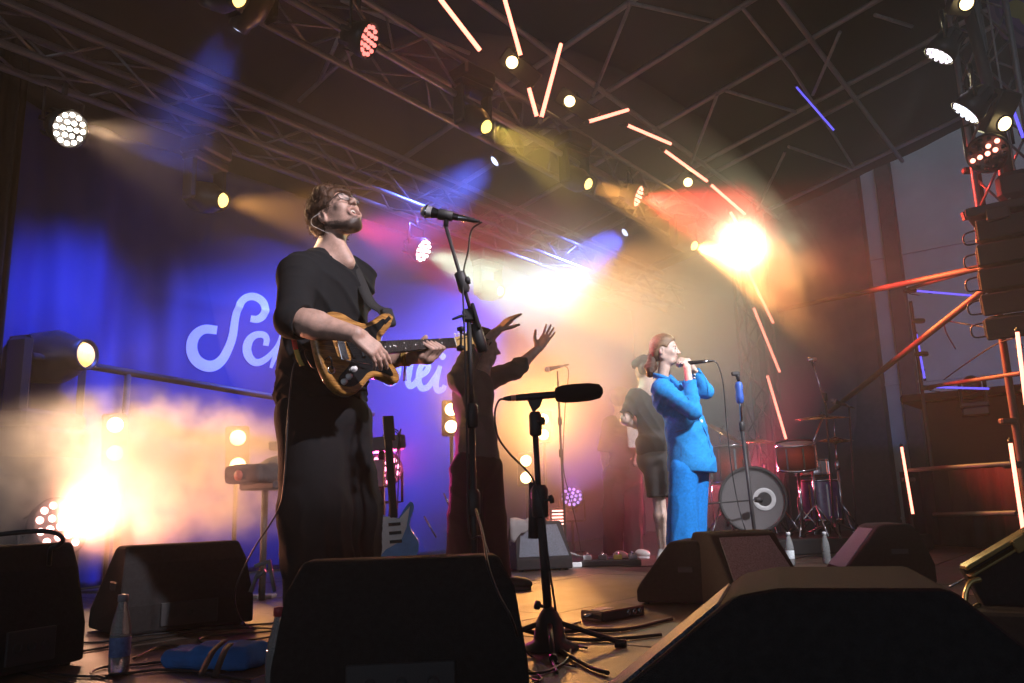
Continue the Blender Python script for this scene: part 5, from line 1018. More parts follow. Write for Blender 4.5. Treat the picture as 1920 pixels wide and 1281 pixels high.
MB().path([top+Vector((-0.01, -0.02, 0)), top+Vector((-0.04, -0.03, -0.012)), top+Vector((-0.062, -0.03, -0.02))], [0.006, 0.006, 0.004], 8).build('t_handle', 'black', gs)
MB().path([top+Vector((-0.01, 0, -0.075)), top+Vector((-0.03, -0.01, -0.07)), top+Vector((-0.032, -0.01, -0.12))], 0.005, 6).build('cable_hook', 'black', gs); knob(gs, top+Vector((-0.03, -0.01, -0.07)), Vector((0, -0.2, 1)), 0.012); knob(gs, top+Vector((-0.032, -0.01, -0.115)), Vector((0, -0.2, -1)), 0.012)
ma, mb_ = P(800, 397, Yg-0.05), P(880, 412, Yg-0.06); mdv = (mb_-ma).normalized(); cp = ma.lerp(mb_, 0.46)
MB().lathe(cp-mdv*0.03, mdv, [(0.021, 0), (0.022, 0.002), (0.020, 0.055), (0.017, 0.057)], 16).build('clip', 'black', gs); MB().path([cp, cp-ZV*0.022, boomA], [0.013, 0.010, 0.010], 8).build('clip_joint', 'black', gs)
microphone('silver headed vocal microphone on the boom stand above the raised chin', ma, ma+mdv*0.158)
tag(MB().path(curve_pts([mb_+mdv*0.05, P(884, 432, Yg-0.05), P(878, 470, Yg-0.04), P(870, 505, Yg-0.03), P(868, 545, Yg-0.03), P(870, 600, Yg-0.04), P(873, 700, Yg-0.04), P(876, 850, Yg-0.03), P(880, 1000, Yg-0.03), P(905, 1010, 2.9), P(940, 1110, 2.75), Pz(990, 1225, 0.01), Pz(1080, 1250, .01)], 7), 0.0035, 6).build('microphone_cable', 'rubber', None, bs), 'thin cable hanging down along the tall boom stand', 'cable')
# the long windscreened microphone on its short stand
Ys = 3.07; b2 = floor_at(1020, Ys); st = thing('microphone_stand', 'short black stand carrying the long foam covered microphone', 'microphone stand', b2)
MB().lathe(b2, ZV, [(0.10, 0), (0.10, 0.012), (0.06, 0.03), (0.045, 0.10), (0.028, 0.13)], 20).build('base', 'black', st); tripod(st, b2, 0.26, 0.10, a0=0.0, n=4)
c1 = P(1012, 940, Ys); MB().tube(b2+ZV*0.06, c1, 0.0165).build('lower_tube', 'black', st); clutch(st, c1, ZV, 1.7); knob(st, c1+Vector((0.01, -0.02, 0)), Vector((1, -0.2, 0.2)), 0.03)
c2 = P(1003, 772, Ys); MB().tube(P(1000, 1010, Ys+0.03), P(1001, 905, Ys+0.03), 0.020).build('slide_block', 'black', st); MB().tube(P(1012, 965, Ys+0.01), P(1003, 800, Ys), 0.0115).build('upper_tube', 'black', st); clutch(st, P(1004, 795, Ys), ZV, 1.3); knob(st, P(1006, 790, Ys-0.02), Vector((1, -0.1, 0)), 0.02); knob(st, b2+Vector((-0.02, -0.04, 0.15)), Vector((-1, -0.4, 0.3)), 0.02)
MB().prism([P(988, 748, Ys), P(1019, 745, Ys), P(1013, 762, Ys), P(1000, 774, Ys), P(994, 762, Ys)], Vector((0, -0.012, 0)), Vector((0, 0.012, 0))).build('cradle', 'black', st)
sa, sb_ = P(944, 748, Ys-0.02), P(1130, 733, Ys+0.01); sdv = (sb_-sa).normalized(); sL = (sb_-sa).length
sg_ = thing('shotgun_microphone', 'long black microphone with fat foam windscreen on the short stand', 'microphone', sa.lerp(sb_, 0.4))
MB().lathe(sa, sdv, [(0.006, 0), (0.010, 0.02), (0.011, 0.045), (0.0125, 0.05), (0.0135, 0.10), (0.0135, 0.22)], 14).build('body', 'black', sg_); MB().lathe(sa, sdv, [(0.0115, 0.028), (0.0118, 0.030), (0.0118, 0.045), (0.0115, 0.047)], 14).build('connector_ring', mat('pink_ring', (0.5, 0.22, 0.18), 0.4), sg_)
MB().lathe(sa, sdv, [(0.012, 0.195), (0.026, 0.20), (0.033, 0.225), (0.0355, 0.27), (0.034, 0.33), (0.027, sL-0.012), (0.012, sL-0.001), (0.0, sL)], 22).build('windscreen', mat('foam', (0.012, 0.012, 0.013), 0.95, bump=0.9, bscale=500), sg_)
tag(MB().path(curve_pts([sa+sdv*0.004, P(935, 752, Ys-0.02), P(928, 775, Ys-0.03), P(932, 815, Ys-0.03), P(955, 850, Ys-0.03), P(985, 880, Ys-0.03), P(1002, 905, Ys-0.03), P(1018, 960, Ys-0.03), P(1028, 1050, Ys-0.03), P(1040, 1130, Ys-0.03), Pz(1050, 1200, .01), Pz(1100, 1215, .01)], 7), 0.0042, 6).build('microphone_cable', 'rubber', None, b2), 'black cable looping from the long foam covered microphone down its short stand', 'cable')
# the distant boom microphone, half lost in haze
Yd = 7.0; b3 = floor_at(1056, Yd); ds = thing('microphone_stand', 'thin far microphone stand fading in the orange haze', 'microphone stand', b3); tripod(ds, b3, 0.34, 0.12, 'steel')
tp = P(1046, 715, Yd); MB().tube(b3+ZV*0.1, tp, 0.010).build('tube', 'black', ds); clutch(ds, P(1050, 790, Yd)); clutch(ds, P(1052, 850, Yd)); MB().tube(tp, P(1045, 696, Yd), 0.007).build('boom', 'black', ds)
microphone('small far microphone fading in the haze above the foam covered one', P(1026, 693, Yd), P(1056, 686, Yd))
tag(MB().path(curve_pts([P(1060, 686, Yd), P(1066, 700, Yd), P(1060, 760, Yd), P(1056, 870, Yd), P(1068, 930, Yd), P(1082, 990, Yd), Pz(1090, 1040, .01)], 6), 0.0045, 6).build('microphone_cable', 'rubber', None, b3), 'thin cable hanging off the far hazy microphone stand', 'cable')
# the singer's empty stand with blue grip
Yq = 5.9; b4 = floor_at(1409, Yq); es = thing('microphone_stand', 'straight stand with blue hand grip and empty clip beside the drum kit', 'microphone stand', b4)
MB().lathe(b4, ZV, [(0.14, 0), (0.14, 0.02), (0.03, 0.045)], 24).build('base', 'black', es); tp = P(1384, 706, Yq); tp = Vector((b4.x, b4.y, tp.z)) if False else tp
MB().tube(b4, P(1391, 800, Yq), 0.0135).build('lower_tube', 'black', es); MB().tube(P(1391, 800, Yq), P(1385, 712, Yq), 0.009).build('upper_tube', 'chrome', es)
MB().lathe(P(1388, 757, Yq), ZV, [(0.014, 0), (0.026, 0.012), (0.029, 0.05), (0.025, 0.09), (0.029, 0.13), (0.022, 0.155), (0.012, 0.16)], 16).build('grip', mat('blue_grip', (0.03, 0.10, 0.42), 0.45), es); clutch(es, P(1391, 800, Yq))
MB().path([P(1385, 714, Yq), P(1383, 704, Yq), P(1377, 700, Yq)], [0.012, 0.016, 0.018], 10).build('clip', 'black', es); MB().box(P(1379, 701, Yq), (0.06, 0.035, 0.03), bev=0.008).build('clip_jaw', 'black', es)
# ---------------------------------------------------------------- bottles
def bottle(label, c, h, cap_m, lab_m, fill=0.45):
    c = Vector(c); k = h/0.25; t_ = thing('water_bottle', label, 'bottle', c)
    pr = [(0.0, 0.003), (0.028, 0.001), (0.0325, 0.008), (0.0325, 0.125), (0.031, 0.145), (0.027, 0.17), (0.019, 0.20), (0.0145, 0.222), (0.0135, 0.235), (0.0135, 0.243)]
    MB().lathe(c, ZV, [(r*k, z*k) for r, z in pr], 24).build('shell', 'bottle', t_)
    MB().lathe(c, ZV, [(0.0, 0.228*k), (0.0165*k, 0.228*k), (0.0165*k, 0.248*k), (0.0155*k, 0.25*k), (0.0, 0.25*k)], 20).build('screw_cap', cap_m, t_)
    if lab_m: MB().lathe(c, ZV, [(0.0332*k, 0.055*k), (0.0334*k, 0.056*k), (0.0334*k, 0.115*k), (0.0332*k, 0.116*k)], 24).build('label', lab_m, t_)
    MB().lathe(c, ZV, [(0.0, 0.005*k), (0.0305*k, 0.006*k), (0.0305*k, 0.25*k*fill), (0.0, 0.25*k*fill)], 20).build('water', 'bottle', t_)
    return t_
M['cap_grey'] = mat('grey_cap', (0.30, 0.28, 0.30), 0.5); M['cap_red'] = mat('red_cap', (0.35, 0.04, 0.05), 0.5); M['lab_blue'] = mat('blue_label', (0.10, 0.16, 0.35), 0.6, var=0.35, scale=60); M['lab_white'] = mat('white_label', (0.65, 0.70, 0.72), 0.6, var=0.2, scale=60); M['lab_deep'] = mat('deep_blue_label', (0.02, 0.06, 0.5), 0.5)
bottle('half full bottle with blue grey label at lower left', Pz(222, 1263), 0.250, 'cap_grey', 'lab_blue', 0.48)
bottle('dark bottle with red cap at the left of the middle monitor speaker', floor_at(532, 2.22), 0.262, 'cap_red', None, 0.6)
bottle('small bottle with white label right of the speckled grille monitor', floor_at(1468, 6.4), 0.250, 'white_plastic', 'lab_white', 0.5)
bottle('small clear bottle standing alone below the drum kit', floor_at(1535, 6.5), 0.240, 'white_plastic', None, 0.4)
bottle('far bottle with deep blue label left of the towel covered monitor', Pz(939, 1052), 0.26, 'lab_deep', 'lab_deep', 0.5)
# ---------------------------------------------------------------- pedalboard and boxes
pb = thing('pedalboard', 'pedalboard with small effect pedals behind the raised cables, centre floor', 'pedalboard', Pz(1145, 1060)); pbc = Pz(1145, 1060); px_ = Vector((0.97, -0.1, 0)).normalized(); py_ = Vector((0.1, 0.97, 0)).normalized()
MB().box(pbc+ZV*0.025, (0.50, 0.26, 0.05), px_, py_, bev=0.008).build('board', 'black', pb)
cols = [(0.5, 0.5, 0.52), (0.08, 0.08, 0.09), (0.45, 0.32, 0.06), (0.35, 0.36, 0.40), (0.25, 0.04, 0.04), (0.08, 0.10, 0.12), (0.5, 0.48, 0.42), (0.10, 0.2, 0.1)]
for k in range(8):
    q_ = pbc+px_*(-0.19+0.125*(k % 4))+py_*(-0.06 if k < 4 else 0.06)+ZV*0.07; pe = MB().box(q_, (0.072, 0.105, 0.04), px_, py_, bev=0.006).build('pedal', mat('pedal_paint', cols[k], 0.35, coat=0.3), pb)
    MB().lathe(q_+ZV*0.02-py_*0.03, ZV, [(0.010, 0), (0.010, 0.012), (0.0, 0.014)], 10).build('switch', 'chrome', pe); MB().lathe(q_+ZV*0.02+py_*0.03, ZV, [(0.009, 0), (0.008, 0.014), (0.0, 0.015)], 10).build('dial', 'white_plastic', pe)
sbx = thing('stage_box', 'low black connector box with a white sticker left of the dark singer monitor', 'stage box', Pz(1150, 1160)); c_ = Pz(1150, 1158); ax_ = (Pz(1205, 1145)-Pz(1092, 1165)).normalized(); ay_ = ZV.cross(ax_)
MB().box(c_+ZV*0.022, (0.30, 0.13, 0.044), ax_, ay_, bev=0.006).build('case', 'black', sbx); MB().box(c_+ZV*0.0452-ax_*0.07, (0.10, 0.05, 0.002), ax_, ay_).build('sticker', 'white_plastic', sbx)
for k in range(3): MB().lathe(c_-ay_*0.065+ax_*(0.03+0.04*k)+ZV*0.024, -ay_, [(0.012, -0.002), (0.012, 0.006), (0.006, 0.004)], 12).build('socket', 'chrome', sbx)
MB().lathe(c_-ax_*0.15+ZV*0.024, -ax_, [(0.011, 0), (0.011, 0.03), (0.006, 0.05)], 10).build('plug', 'chrome', sbx)
bxx = thing('power_strip', 'white power strip lying on the floor behind the short stand', 'power strip', Pz(1075, 1064)); q_ = Pz(1075, 1064); MB().box(q_+ZV*0.02, (0.14, 0.05, 0.04), px_, py_, bev=0.006).build('case', 'white_plastic', bxx); MB().box(q_+ZV*0.0405, (0.10, 0.022, 0.003), px_, py_).build('sockets', 'black', bxx)
# blue folded cloth and the gloves on it
M['blue_cloth'] = mat('blue_cloth', (0.02, 0.20, 0.62), 0.9, bump=0.7, bscale=260, var=0.2, scale=14)
ca, cb_ = Pz(335, 1232, 0.03), Pz(480, 1232, 0.035); cdir = (cb_-ca).normalized(); cc_ = (ca+cb_)/2
cf = uni([(rbox(cc_, ((cb_-ca).length/2+0.02, 0.085, 0.032), (cdir, ZV.cross(cdir), ZV), 0.03), 0), (rbox(cc_+ZV*0.018+cdir*0.05, (0.11, 0.075, 0.028), (cdir, ZV.cross(cdir), ZV), 0.024), 0.01)])
tag(sdf_obj('folded_cloth', creases(creases(cf, Vector((0.2, 0.6, 0.9)), 45, 0.005, 15), cdir, 30, 0.005, 18), *bounds([ca, cb_], 0.14), 0.005, 'blue_cloth', None, cc_-ZV*0.03), 'bright blue folded cloth on the deck at the near left', 'cloth')
sp = thing('black_strap', 'black webbing strap lying across the blue cloth', 'strap', cc_+ZV*0.03)
for k, (a, b, c__) in enumerate((((376, 1266, 2.62), (398, 1222, 2.72), (424, 1198, 2.80)), ((402, 1268, 2.60), (420, 1222, 2.70), (432, 1206, 2.76)))):
    ribbon('band', [P(*a), P(*b), P(*c__)], Vector((0.9, -0.2, 0.1)).normalized(), 0.022, 'strap_m', sp, 0.004)
# ---------------------------------------------------------------- cables on the deck
def floor_cable(label, pts, r=0.0045, group='cables on the deck'):
    c = curve_pts([Pz(x, y, r+0.002) for x, y in pts], 7); tag(MB().path(c, r, 6).build('floor_cable', 'rubber', None, Pz(*pts[0])), label, 'cable', group)
floor_cable('black cable lying along the deck left of the near bottle', [(95, 1195), (170, 1205), (260, 1192), (340, 1185), (430, 1175), (520, 1168)])
floor_cable('cable crossing the deck behind the near left bottle', [(95, 1230), (190, 1215), (300, 1195), (400, 1180), (500, 1178), (560, 1186)])
floor_cable('coiled cable in the amber patch above the blue cloth', [(560, 1180), (480, 1186), (400, 1192), (372, 1200), (400, 1208), (470, 1200), (540, 1190), (500, 1205), (420, 1212)])
floor_cable('looped cable at the right of the near left bottle', [(250, 1235), (300, 1212), (350, 1215), (330, 1235), (270, 1245), (200, 1250), (170, 1262), (200, 1272)])
floor_cable('cable at the very bottom left corner', [(80, 1262), (180, 1268), (300, 1256), (380, 1262), (470, 1278)])
floor_cable('thick cable bundle right of the short stand base', [(1030, 1188), (1090, 1182), (1170, 1180), (1260, 1160)], 0.008)
floor_cable('shiny cable curving below the short stand', [(1040, 1195), (1110, 1200), (1180, 1196), (1240, 1190)], 0.007)
floor_cable('cable loop rising at the bottom right of the middle monitor', [(945, 1205), (960, 1250), (1010, 1262), (1060, 1240), (1070, 1208), (1050, 1205), (1035, 1230), (1045, 1262)])
floor_cable('thin wire loop at the foot of the middle monitor', [(960, 1265), (985, 1255), (1015, 1270), (1000, 1281), (960, 1278), (930, 1262)], 0.003)
floor_cable('thick cable from the stand base to the right foreground', [(1015, 1200), (1060, 1225), (1105, 1250), (1140, 1262)], 0.007)
floor_cable('cable from the stage box to the short stand', [(1088, 1166), (1065, 1175), (1040, 1195), (1030, 1210)], 0.005)
floor_cable('long cable along the floor behind the raised arms', [(930, 1075), (990, 1064), (1060, 1058), (1110, 1056), (1200, 1062), (1290, 1056)], 0.006)
floor_cable('cable snaking below the drum kit', [(1420, 1040), (1470, 1050), (1520, 1042), (1580, 1046), (1640, 1036)], 0.006)
tag(MB().path(curve_pts([P(-10, 1003, 2.9), P(30, 999, 2.88), P(75, 996, 2.86), P(105, 1000, 2.85), P(118, 1012, 2.85), P(108, 1024, 2.87), P(95, 1030, 2.9), P(92, 1060, 2.95)], 6), 0.008, 8).build('speaker_cable', 'rubber', None, P(60, 1010, 2.9)), 'thick cable curling over the monitor at the left edge', 'cable')
tag(MB().path(curve_pts([P(892, 955, 2.5), P(905, 1000, 2.3), P(915, 1060, 2.15), P(935, 1115, 2.1), P(965, 1175, 2.1), Pz(985, 1262, .01), Pz(1010, 1278, .01)], 6), 0.0035, 6).build('speaker_cable', 'rubber', None, Pz(985, 1262)), 'thin cable down the right edge of the middle monitor', 'cable')
# ---------------------------------------------------------------- keyboards, spare guitar
kb = thing('keyboard', 'dark covered keyboard on a stand left behind the guitarist', 'keyboard', floor_at(520, 4.95)); kx = (UD*0.9+VD*0.1).normalized(); ky = ZV.cross(kx)
kc = P(500, 893, 4.9); MB().box(kc+kx*0.32-ZV*0.055, (0.80, 0.30, 0.05), kx, ky, bev=0.01).build('shelf', 'black', kb)
sdf_obj('keyboard_case', rough(uni([(rbox(kc+kx*0.30+ZV*0.01, (0.50, 0.15, 0.055), (kx, ky, ZV), 0.03), 0), (ell(kc+kx*0.25+ZV*0.07, (0.25, 0.14, 0.07), (kx, ky, ZV)), 0.05)]), 0.006, 30, 6), *bounds([kc-kx*0.3, kc+kx*0.9], 0.22), 0.011, mat('brown_cover', (0.06, 0.045, 0.04), 0.8, bump=0.4), kb)
MB().lathe(kc-kx*0.205+ZV*0.0, -kx, [(0.03, 0), (0.03, 0.012), (0.0, 0.02)], 14).build('end_cheek', mat('red_cheek', (0.5, 0.10, 0.06), 0.3), kb)
MB().box(kc+kx*0.42+ZV*0.19, (0.62, 0.24, 0.055), kx, ky, (ZV+ky*0.15).normalized(), bev=0.008).build('upper_keyboard', 'black', kb)
for a_, b_ in ((0.1, -0.12), (0.1, 0.12), (0.62, -0.12), (0.62, 0.12)):
    q_ = kc+kx*a_+ky*b_; MB().tube(Vector((q_.x, q_.y, 0)), q_-ZV*0.07, 0.02).build('leg', 'black', kb)
for s_ in (0.15, 0.68): MB().tube(kc+kx*s_, kc+kx*s_+ZV*0.17, 0.015).build('upper_bracket', 'steel', kb)
sy = thing('synthesizer', 'small synthesizer with cables on a stand right behind the guitarist', 'synthesizer', floor_at(727, 5.4)); q_ = P(716, 834, 5.4)
MB().box(q_, (0.30, 0.22, 0.09), Vector((0.95, 0.2, 0.1)).normalized(), Vector((-0.2, 0.95, 0)).normalized(), bev=0.012).build('case', mat('grey_case', (0.18, 0.17, 0.19), 0.5), sy); MB().tube(Vector((q_.x, q_.y, 0)), q_, 0.02).build('stand_post', 'black', sy); tripod(sy, Vector((q_.x, q_.y, 0)), 0.28, 0.15, 'black')
for k in range(3): MB().path(curve_pts([q_+Vector((0.02+0.05*k, -0.08, 0.05)), q_+Vector((0.06+0.04*k, -0.10, 0.09)), q_+Vector((0.13, -0.10, 0.03)), q_+Vector((0.12-0.02*k, -0.08, -0.25)), q_+Vector((0.10-0.03*k, -0.05, -0.6))], 6), 0.004, 6).build('patch_cable', 'rubber', sy)
MB().box(q_+Vector((0.0, -0.12, -0.19)), (0.06, 0.02, 0.17), bev=0.004).build('lit_panel', mat('pink_panel', (0.55, 0.30, 0.36), 0.5), sy)
eg = thing('electric_guitar', 'pale blue electric guitar on a floor stand right behind the guitarist', 'guitar', floor_at(742, 4.9)); e0 = P(742, 1030, 4.9); ed = Vector((-0.10, 0.18, 1)).normalized(); en = Vector((0.25, -0.95, 0.2)); en = (en-ed*en.dot(ed)).normalized(); eu = ed.cross(en)
def ep(x, y, z=0): return e0+ed*x+eu*y+en*z
pc = [q for q in curve_pts([(x*0.82, y*0.82, 0) for x, y in OUT+OUT[:1]], 3)][:-1]
o = MB().prism([ep(q.x, q.y, 0) for q in pc], en*-0.02, en*0.02).build('body', mat('pale_blue_lacquer', (0.12, 0.34, 0.70), 0.2, coat=0.6), eg); bv = o.modifiers.new('rounded_edges', 'BEVEL'); bv.width = 0.006; bv.segments = 2; bv.limit_method = 'ANGLE'
MB().prism([ep(*q, 0.021) for q in ((.17, .03), (.24, .10), (.12, .07), (.04, .03), (.0, -.06), (-.05, -.11), (.0, -.14), (.09, -.10), (.19, -.10), (.19, -.03))], en*0, en*0.002).build('pickguard', 'pearl', eg)
for x_ in (0.04, 0.09, 0.14): MB().box(ep(x_, 0, 0.027), (0.018, 0.07, 0.008), ed, eu, en).build('pickup', 'guard', eg)
MB().box(ep(0.42, 0, 0.018), (0.48, 0.048, 0.022), ed, eu, en, bev=0.006).build('neck', 'rosewood', eg); MB().box(ep(0.73, 0.01, 0.012), (0.16, 0.07, 0.014), ed, eu, en, bev=0.005).build('headstock', 'rosewood', eg)
sb2 = Vector((e0.x, e0.y+0.05, 0)); MB().path([sb2+Vector((-0.16, -0.12, 0.01)), sb2+Vector((0, 0.02, 0.30)), sb2+Vector((0.16, -0.12, 0.01))], 0.009, 6).build('stand', 'black', eg); MB().path([sb2+Vector((0, 0.02, 0.30)), sb2+Vector((0, 0.2, 0.01))], 0.009, 6).build('stand_leg', 'black', eg)
for k, (a, b) in enumerate((((832, 925), (845, 955)), ((795, 968), (818, 1008)))):
    tag(MB().tube(P(*a, 5.9), P(*b, 5.9), 0.006).build('stand_tube', 'chrome', None, P(*b, 5.9)), ('upper' if k == 0 else 'lower')+' thin tube glinting in the violet haze left of the raised arms', 'tube')
lb = thing('led_bar_light', 'floor light of stacked red white bars behind the far stand', 'stage light', P(1046, 985, 7.6))
MB().box(P(1046, 970, 7.62), (0.13, 0.06, 0.17), bev=0.01).build('housing', 'fixture', lb)
for k in range(5): MB().box(P(1046, 958+6.2*k, 7.58), (0.105, 0.012, 0.012), bev=0.003).build('led_strip', em((1.0, 0.45, 0.40), 4), lb)
spot('lamp', P(1046, 970, 7.5), P(1030, 900, 5.5), (1.0, 0.2, 0.1), 20, 100, 0.9, 0.05, lb)
fb = thing('foot_bracket', 'small amber lit metal bracket on the deck left of the guitarist\'s feet', 'bracket', Pz(490, 1110))
for a, b in (((478, 1062), (508, 1052)), ((478, 1085), (498, 1070)), ((470, 1110), (485, 1070)), ((515, 1110), (505, 1055))): MB().tube(P(*a, 3.75), P(*b, 3.75), 0.009).build('bar', 'steel', fb)
MB().box(Pz(490, 1118, 0.01), (0.16, 0.10, 0.02), bev=0.004).build('plate', 'steel', fb)
# ---------------------------------------------------------------- drum kit
YD = 8.0; RZ = 0.14
def D(x, y, dy=0.0): return P(x, y, YD+dy)
ris = MB().box(Vector((P(1480, 990, YD+0.4).x, YD+0.45, RZ/2)), (2.0, 1.7, RZ-0.004), (0.97, 0.2, 0), (-0.2, 0.97, 0), bev=0.01).build('drum_riser', mat('riser_carpet', (0.02, 0.02, 0.022), 0.9, bump=0.5, bscale=300), None, Vector((P(1480, 990, YD+0.4).x, YD+0.45, 0))); tag(ris, 'low black riser under the drum kit', 'riser')
m, t, b = node_mat('drum_red_burst'); M['drum_red'] = m; tc = N(t, 'ShaderNodeTexCoord'); sx_ = N(t, 'ShaderNodeSeparateXYZ'); t.links.new(tc.outputs['Generated'], sx_.inputs[0]); rp = N(t, 'ShaderNodeValToRGB'); e = rp.color_ramp.elements; e[0].color = (0.04, 0.008, 0.006, 1); e[1].color = (0.04, 0.008, 0.006, 1); x_ = e.new(0.5); x_.color = (0.55, 0.07, 0.03, 1); t.links.new(sx_.outputs['Z'], rp.inputs[0]); t.links.new(rp.outputs[0], b.inputs['Base Color']); b.inputs['Roughness'].default_value = 0.2; b.inputs['Coat Weight'].default_value = 0.6
M['drum_head'] = mat('grey_drum_head', (0.16, 0.15, 0.155), 0.55, var=0.1, scale=5); M['head_white'] = mat('white_drum_head', (0.6, 0.6, 0.58), 0.6); M['cymbal'] = mat('bronze_cymbal', (0.60, 0.36, 0.15), 0.28, 0.9, var=0.1); M['drum_purple'] = mat('violet_shell', (0.10, 0.05, 0.22), 0.3, coat=0.5)
bd_ = thing('bass_drum', 'bass drum with dark front head and white ring around its port', 'drum', D(1411, 993)); bc = D(1411, 937, -0.1); bn_ = Vector((-0.16, -0.985, 0.03)).normalized(); rB = 0.298
MB().lathe(bc, bn_, [(rB*0.98, -0.42), (rB*0.98, 0.0)], 40).build('shell', 'drum_red', bd_); MB().lathe(bc, bn_, [(rB*0.98, 0.0), (rB*1.06, 0.0), (rB*1.06, 0.04), (rB*0.97, 0.04), (rB*0.965, 0.01)], 40).build('hoop', 'black', bd_)
ho = bc+bn_.cross(ZV)*-0.10*1.0; ho = bc+Vector((0.105, -0.02, 0.0)); hx, hy, _ = frame_from(bn_)
MB().lathe(bc+bn_*0.012, bn_, [(rB*0.965, 0), (rB*0.5, 0.002), (0.0, 0.003)], 40).build('front_head', 'drum_head', bd_)
MB().lathe(ho+bn_*0.018, bn_, [(0.066, 0), (0.070, 0.002), (0.102, 0.002), (0.106, 0)], 32).build('port_ring', 'white_plastic', bd_); MB().lathe(ho+bn_*0.0165, bn_, [(0.067, 0), (0.0, 0.0005)], 30).build('port_hole', 'black', bd_)
for k in range(8):
    a = 2*math.pi*k/8+0.2; r_ = (hx*math.cos(a)+hy*math.sin(a)); MB().box(bc+r_*rB*1.03-bn_*0.06, (0.02, 0.03, 0.12), r_, bn_.cross(r_), bn_, bev=0.004).build('lug', 'chrome', bd_)
for sg in (-1, 1): MB().tube(bc+Vector((sg*rB*0.98, 0.1, -0.05)), Vector((bc.x+sg*(rB+0.14), bc.y-0.05, RZ)), 0.008).build('spur', 'chrome', bd_)
def drum(name, label, c, r, h, shell, up=ZV, legs=None):
    c = Vector(c); t_ = thing(name, label, 'drum', c); up = Vector(up).normalized()
    MB().lathe(c, up, [(r, 0), (r, h)], 32).build('shell', shell, t_); MB().lathe(c, up, [(r*0.98, h-0.005), (0, h-0.003)], 32).build('head', 'head_white', t_)
    for z in (0.0, h): MB().lathe(c+up*z, up, [(r*1.005, -0.012), (r*1.05, -0.010), (r*1.05, 0.010), (r*1.005, 0.012)], 32).build('hoop', 'chrome', t_)
    x, y, _ = frame_from(up)
    for k in range(8):
        a = 2*math.pi*k/8; MB().box(c+up*h/2+(x*math.cos(a)+y*math.sin(a))*r*1.03, (0.014, 0.018, h*0.8), (x*math.cos(a)+y*math.sin(a)), (-x*math.sin(a)+y*math.cos(a)), up).build('lug', 'chrome', t_)
    if legs:
        for k in range(3): a = 2*math.pi*k/3+0.4; q_ = c+(x*math.cos(a)+y*math.sin(a))*r*1.08; MB().tube(Vector((q_.x, q_.y, RZ)), q_+up*h*0.6, 0.008).build('leg', 'chrome', t_)
    else:
        MB().tube(c-up*0.0, Vector((c.x, c.y, RZ)), 0.014).build('stand_post', 'chrome', t_)
        for k in range(3): a = 2*math.pi*k/3; MB().tube(Vector((c.x, c.y, RZ+0.25)), Vector((c.x+0.22*math.cos(a), c.y+0.22*math.sin(a), RZ)), 0.008).build('leg', 'chrome', t_)
    return t_
drum('tom_drum', 'red burst tom drum with chrome hoops above the bass drum', D(1496, 878, -0.05), 0.185, 0.24, 'drum_red', Vector((-0.08, -0.2, 1)))
drum('floor_tom', 'red floor tom behind the left side of the bass drum', D(1372, 905, 0.35), 0.19, 0.36, 'drum_red', legs=True)
drum('floor_tom', 'violet floor tom behind the chrome stand at the right', D(1542, 975, 0.25), 0.20, 0.38, 'drum_purple', legs=True)
drum('snare_drum', 'shallow snare drum with chrome rims right of the red tom', D(1524, 890, 0.45), 0.18, 0.14, 'chrome')
def cymbal(label, c, r, tilt, base, hat=False):
    c = Vector(c); base = Vector(base); t_ = thing('cymbal_stand', label, 'cymbal', base); up = Vector(tilt).normalized()
    pr = [(0.0, 0.020), (r*0.10, 0.018), (r*0.17, 0.006), (r*0.5, 0.0), (r, -0.018), (r*0.995, -0.0195), (r*0.5, -0.002), (0.0, 0.016)]
    MB().lathe(c, up, pr, 40).build('cymbal', 'cymbal', t_)
    if hat: MB().lathe(c-up*0.035, -up, pr, 40).build('lower_cymbal', 'cymbal', t_)
    MB().tube(c-up*0.05, c+up*(0.20 if hat else 0.05), 0.006).build('rod', 'chrome', t_); mid = Vector((base.x, base.y, base.z+(c.z-base.z)*0.72))
    MB().tube(base+ZV*0.1, mid, 0.013).build('tube', 'chrome', t_); MB().tube(mid, c-up*0.03, 0.010).build('arm', 'chrome', t_); clutch(t_, mid, ZV, 1.3, 'chrome')
    for k in range(3): a = 2*math.pi*k/3+0.5; MB().tube(base+ZV*0.30, base+Vector((0.26*math.cos(a), 0.26*math.sin(a), 0.01)), 0.009).build('leg', 'chrome', t_)
    return t_
def onr(x, dy): q_ = D(x, 950, dy); return Vector((q_.x, q_.y, RZ))
cymbal('big tilted crash cymbal glowing salmon left of the drum kit', D(1352, 806, 0.3), 0.24, (0.55, -0.30, 0.9), onr(1362, 0.45))
cymbal('dark ride cymbal above the chrome stand at the right', D(1541, 781, -0.1), 0.25, (-0.03, -0.12, 1), onr(1530, -0.12))
cymbal('hi-hat pair on a rod at the far right of the kit', D(1566, 823, 0.1), 0.17, (0.0, -0.1, 1), onr(1578, 0.1), True)
cymbal('faint crash cymbal behind the bass drum', D(1424, 826, 0.6), 0.24, (0.1, -0.15, 1), onr(1440, 0.75))
om = thing('microphone_stand', 'boom stand holding the overhead microphone over the drum kit', 'microphone stand', onr(1560, -0.25)); ob = onr(1560, -0.25); tripod(om, ob, 0.32, 0.14)
MB().tube(ob+ZV*0.1, D(1548, 748, -0.25), 0.010).build('tube', 'black', om); MB().tube(D(1549, 762, -0.25), D(1525, 684, -0.3), 0.008).build('boom', 'chrome', om); clutch(om, D(1547, 745, -0.25), ZV, 1.2)
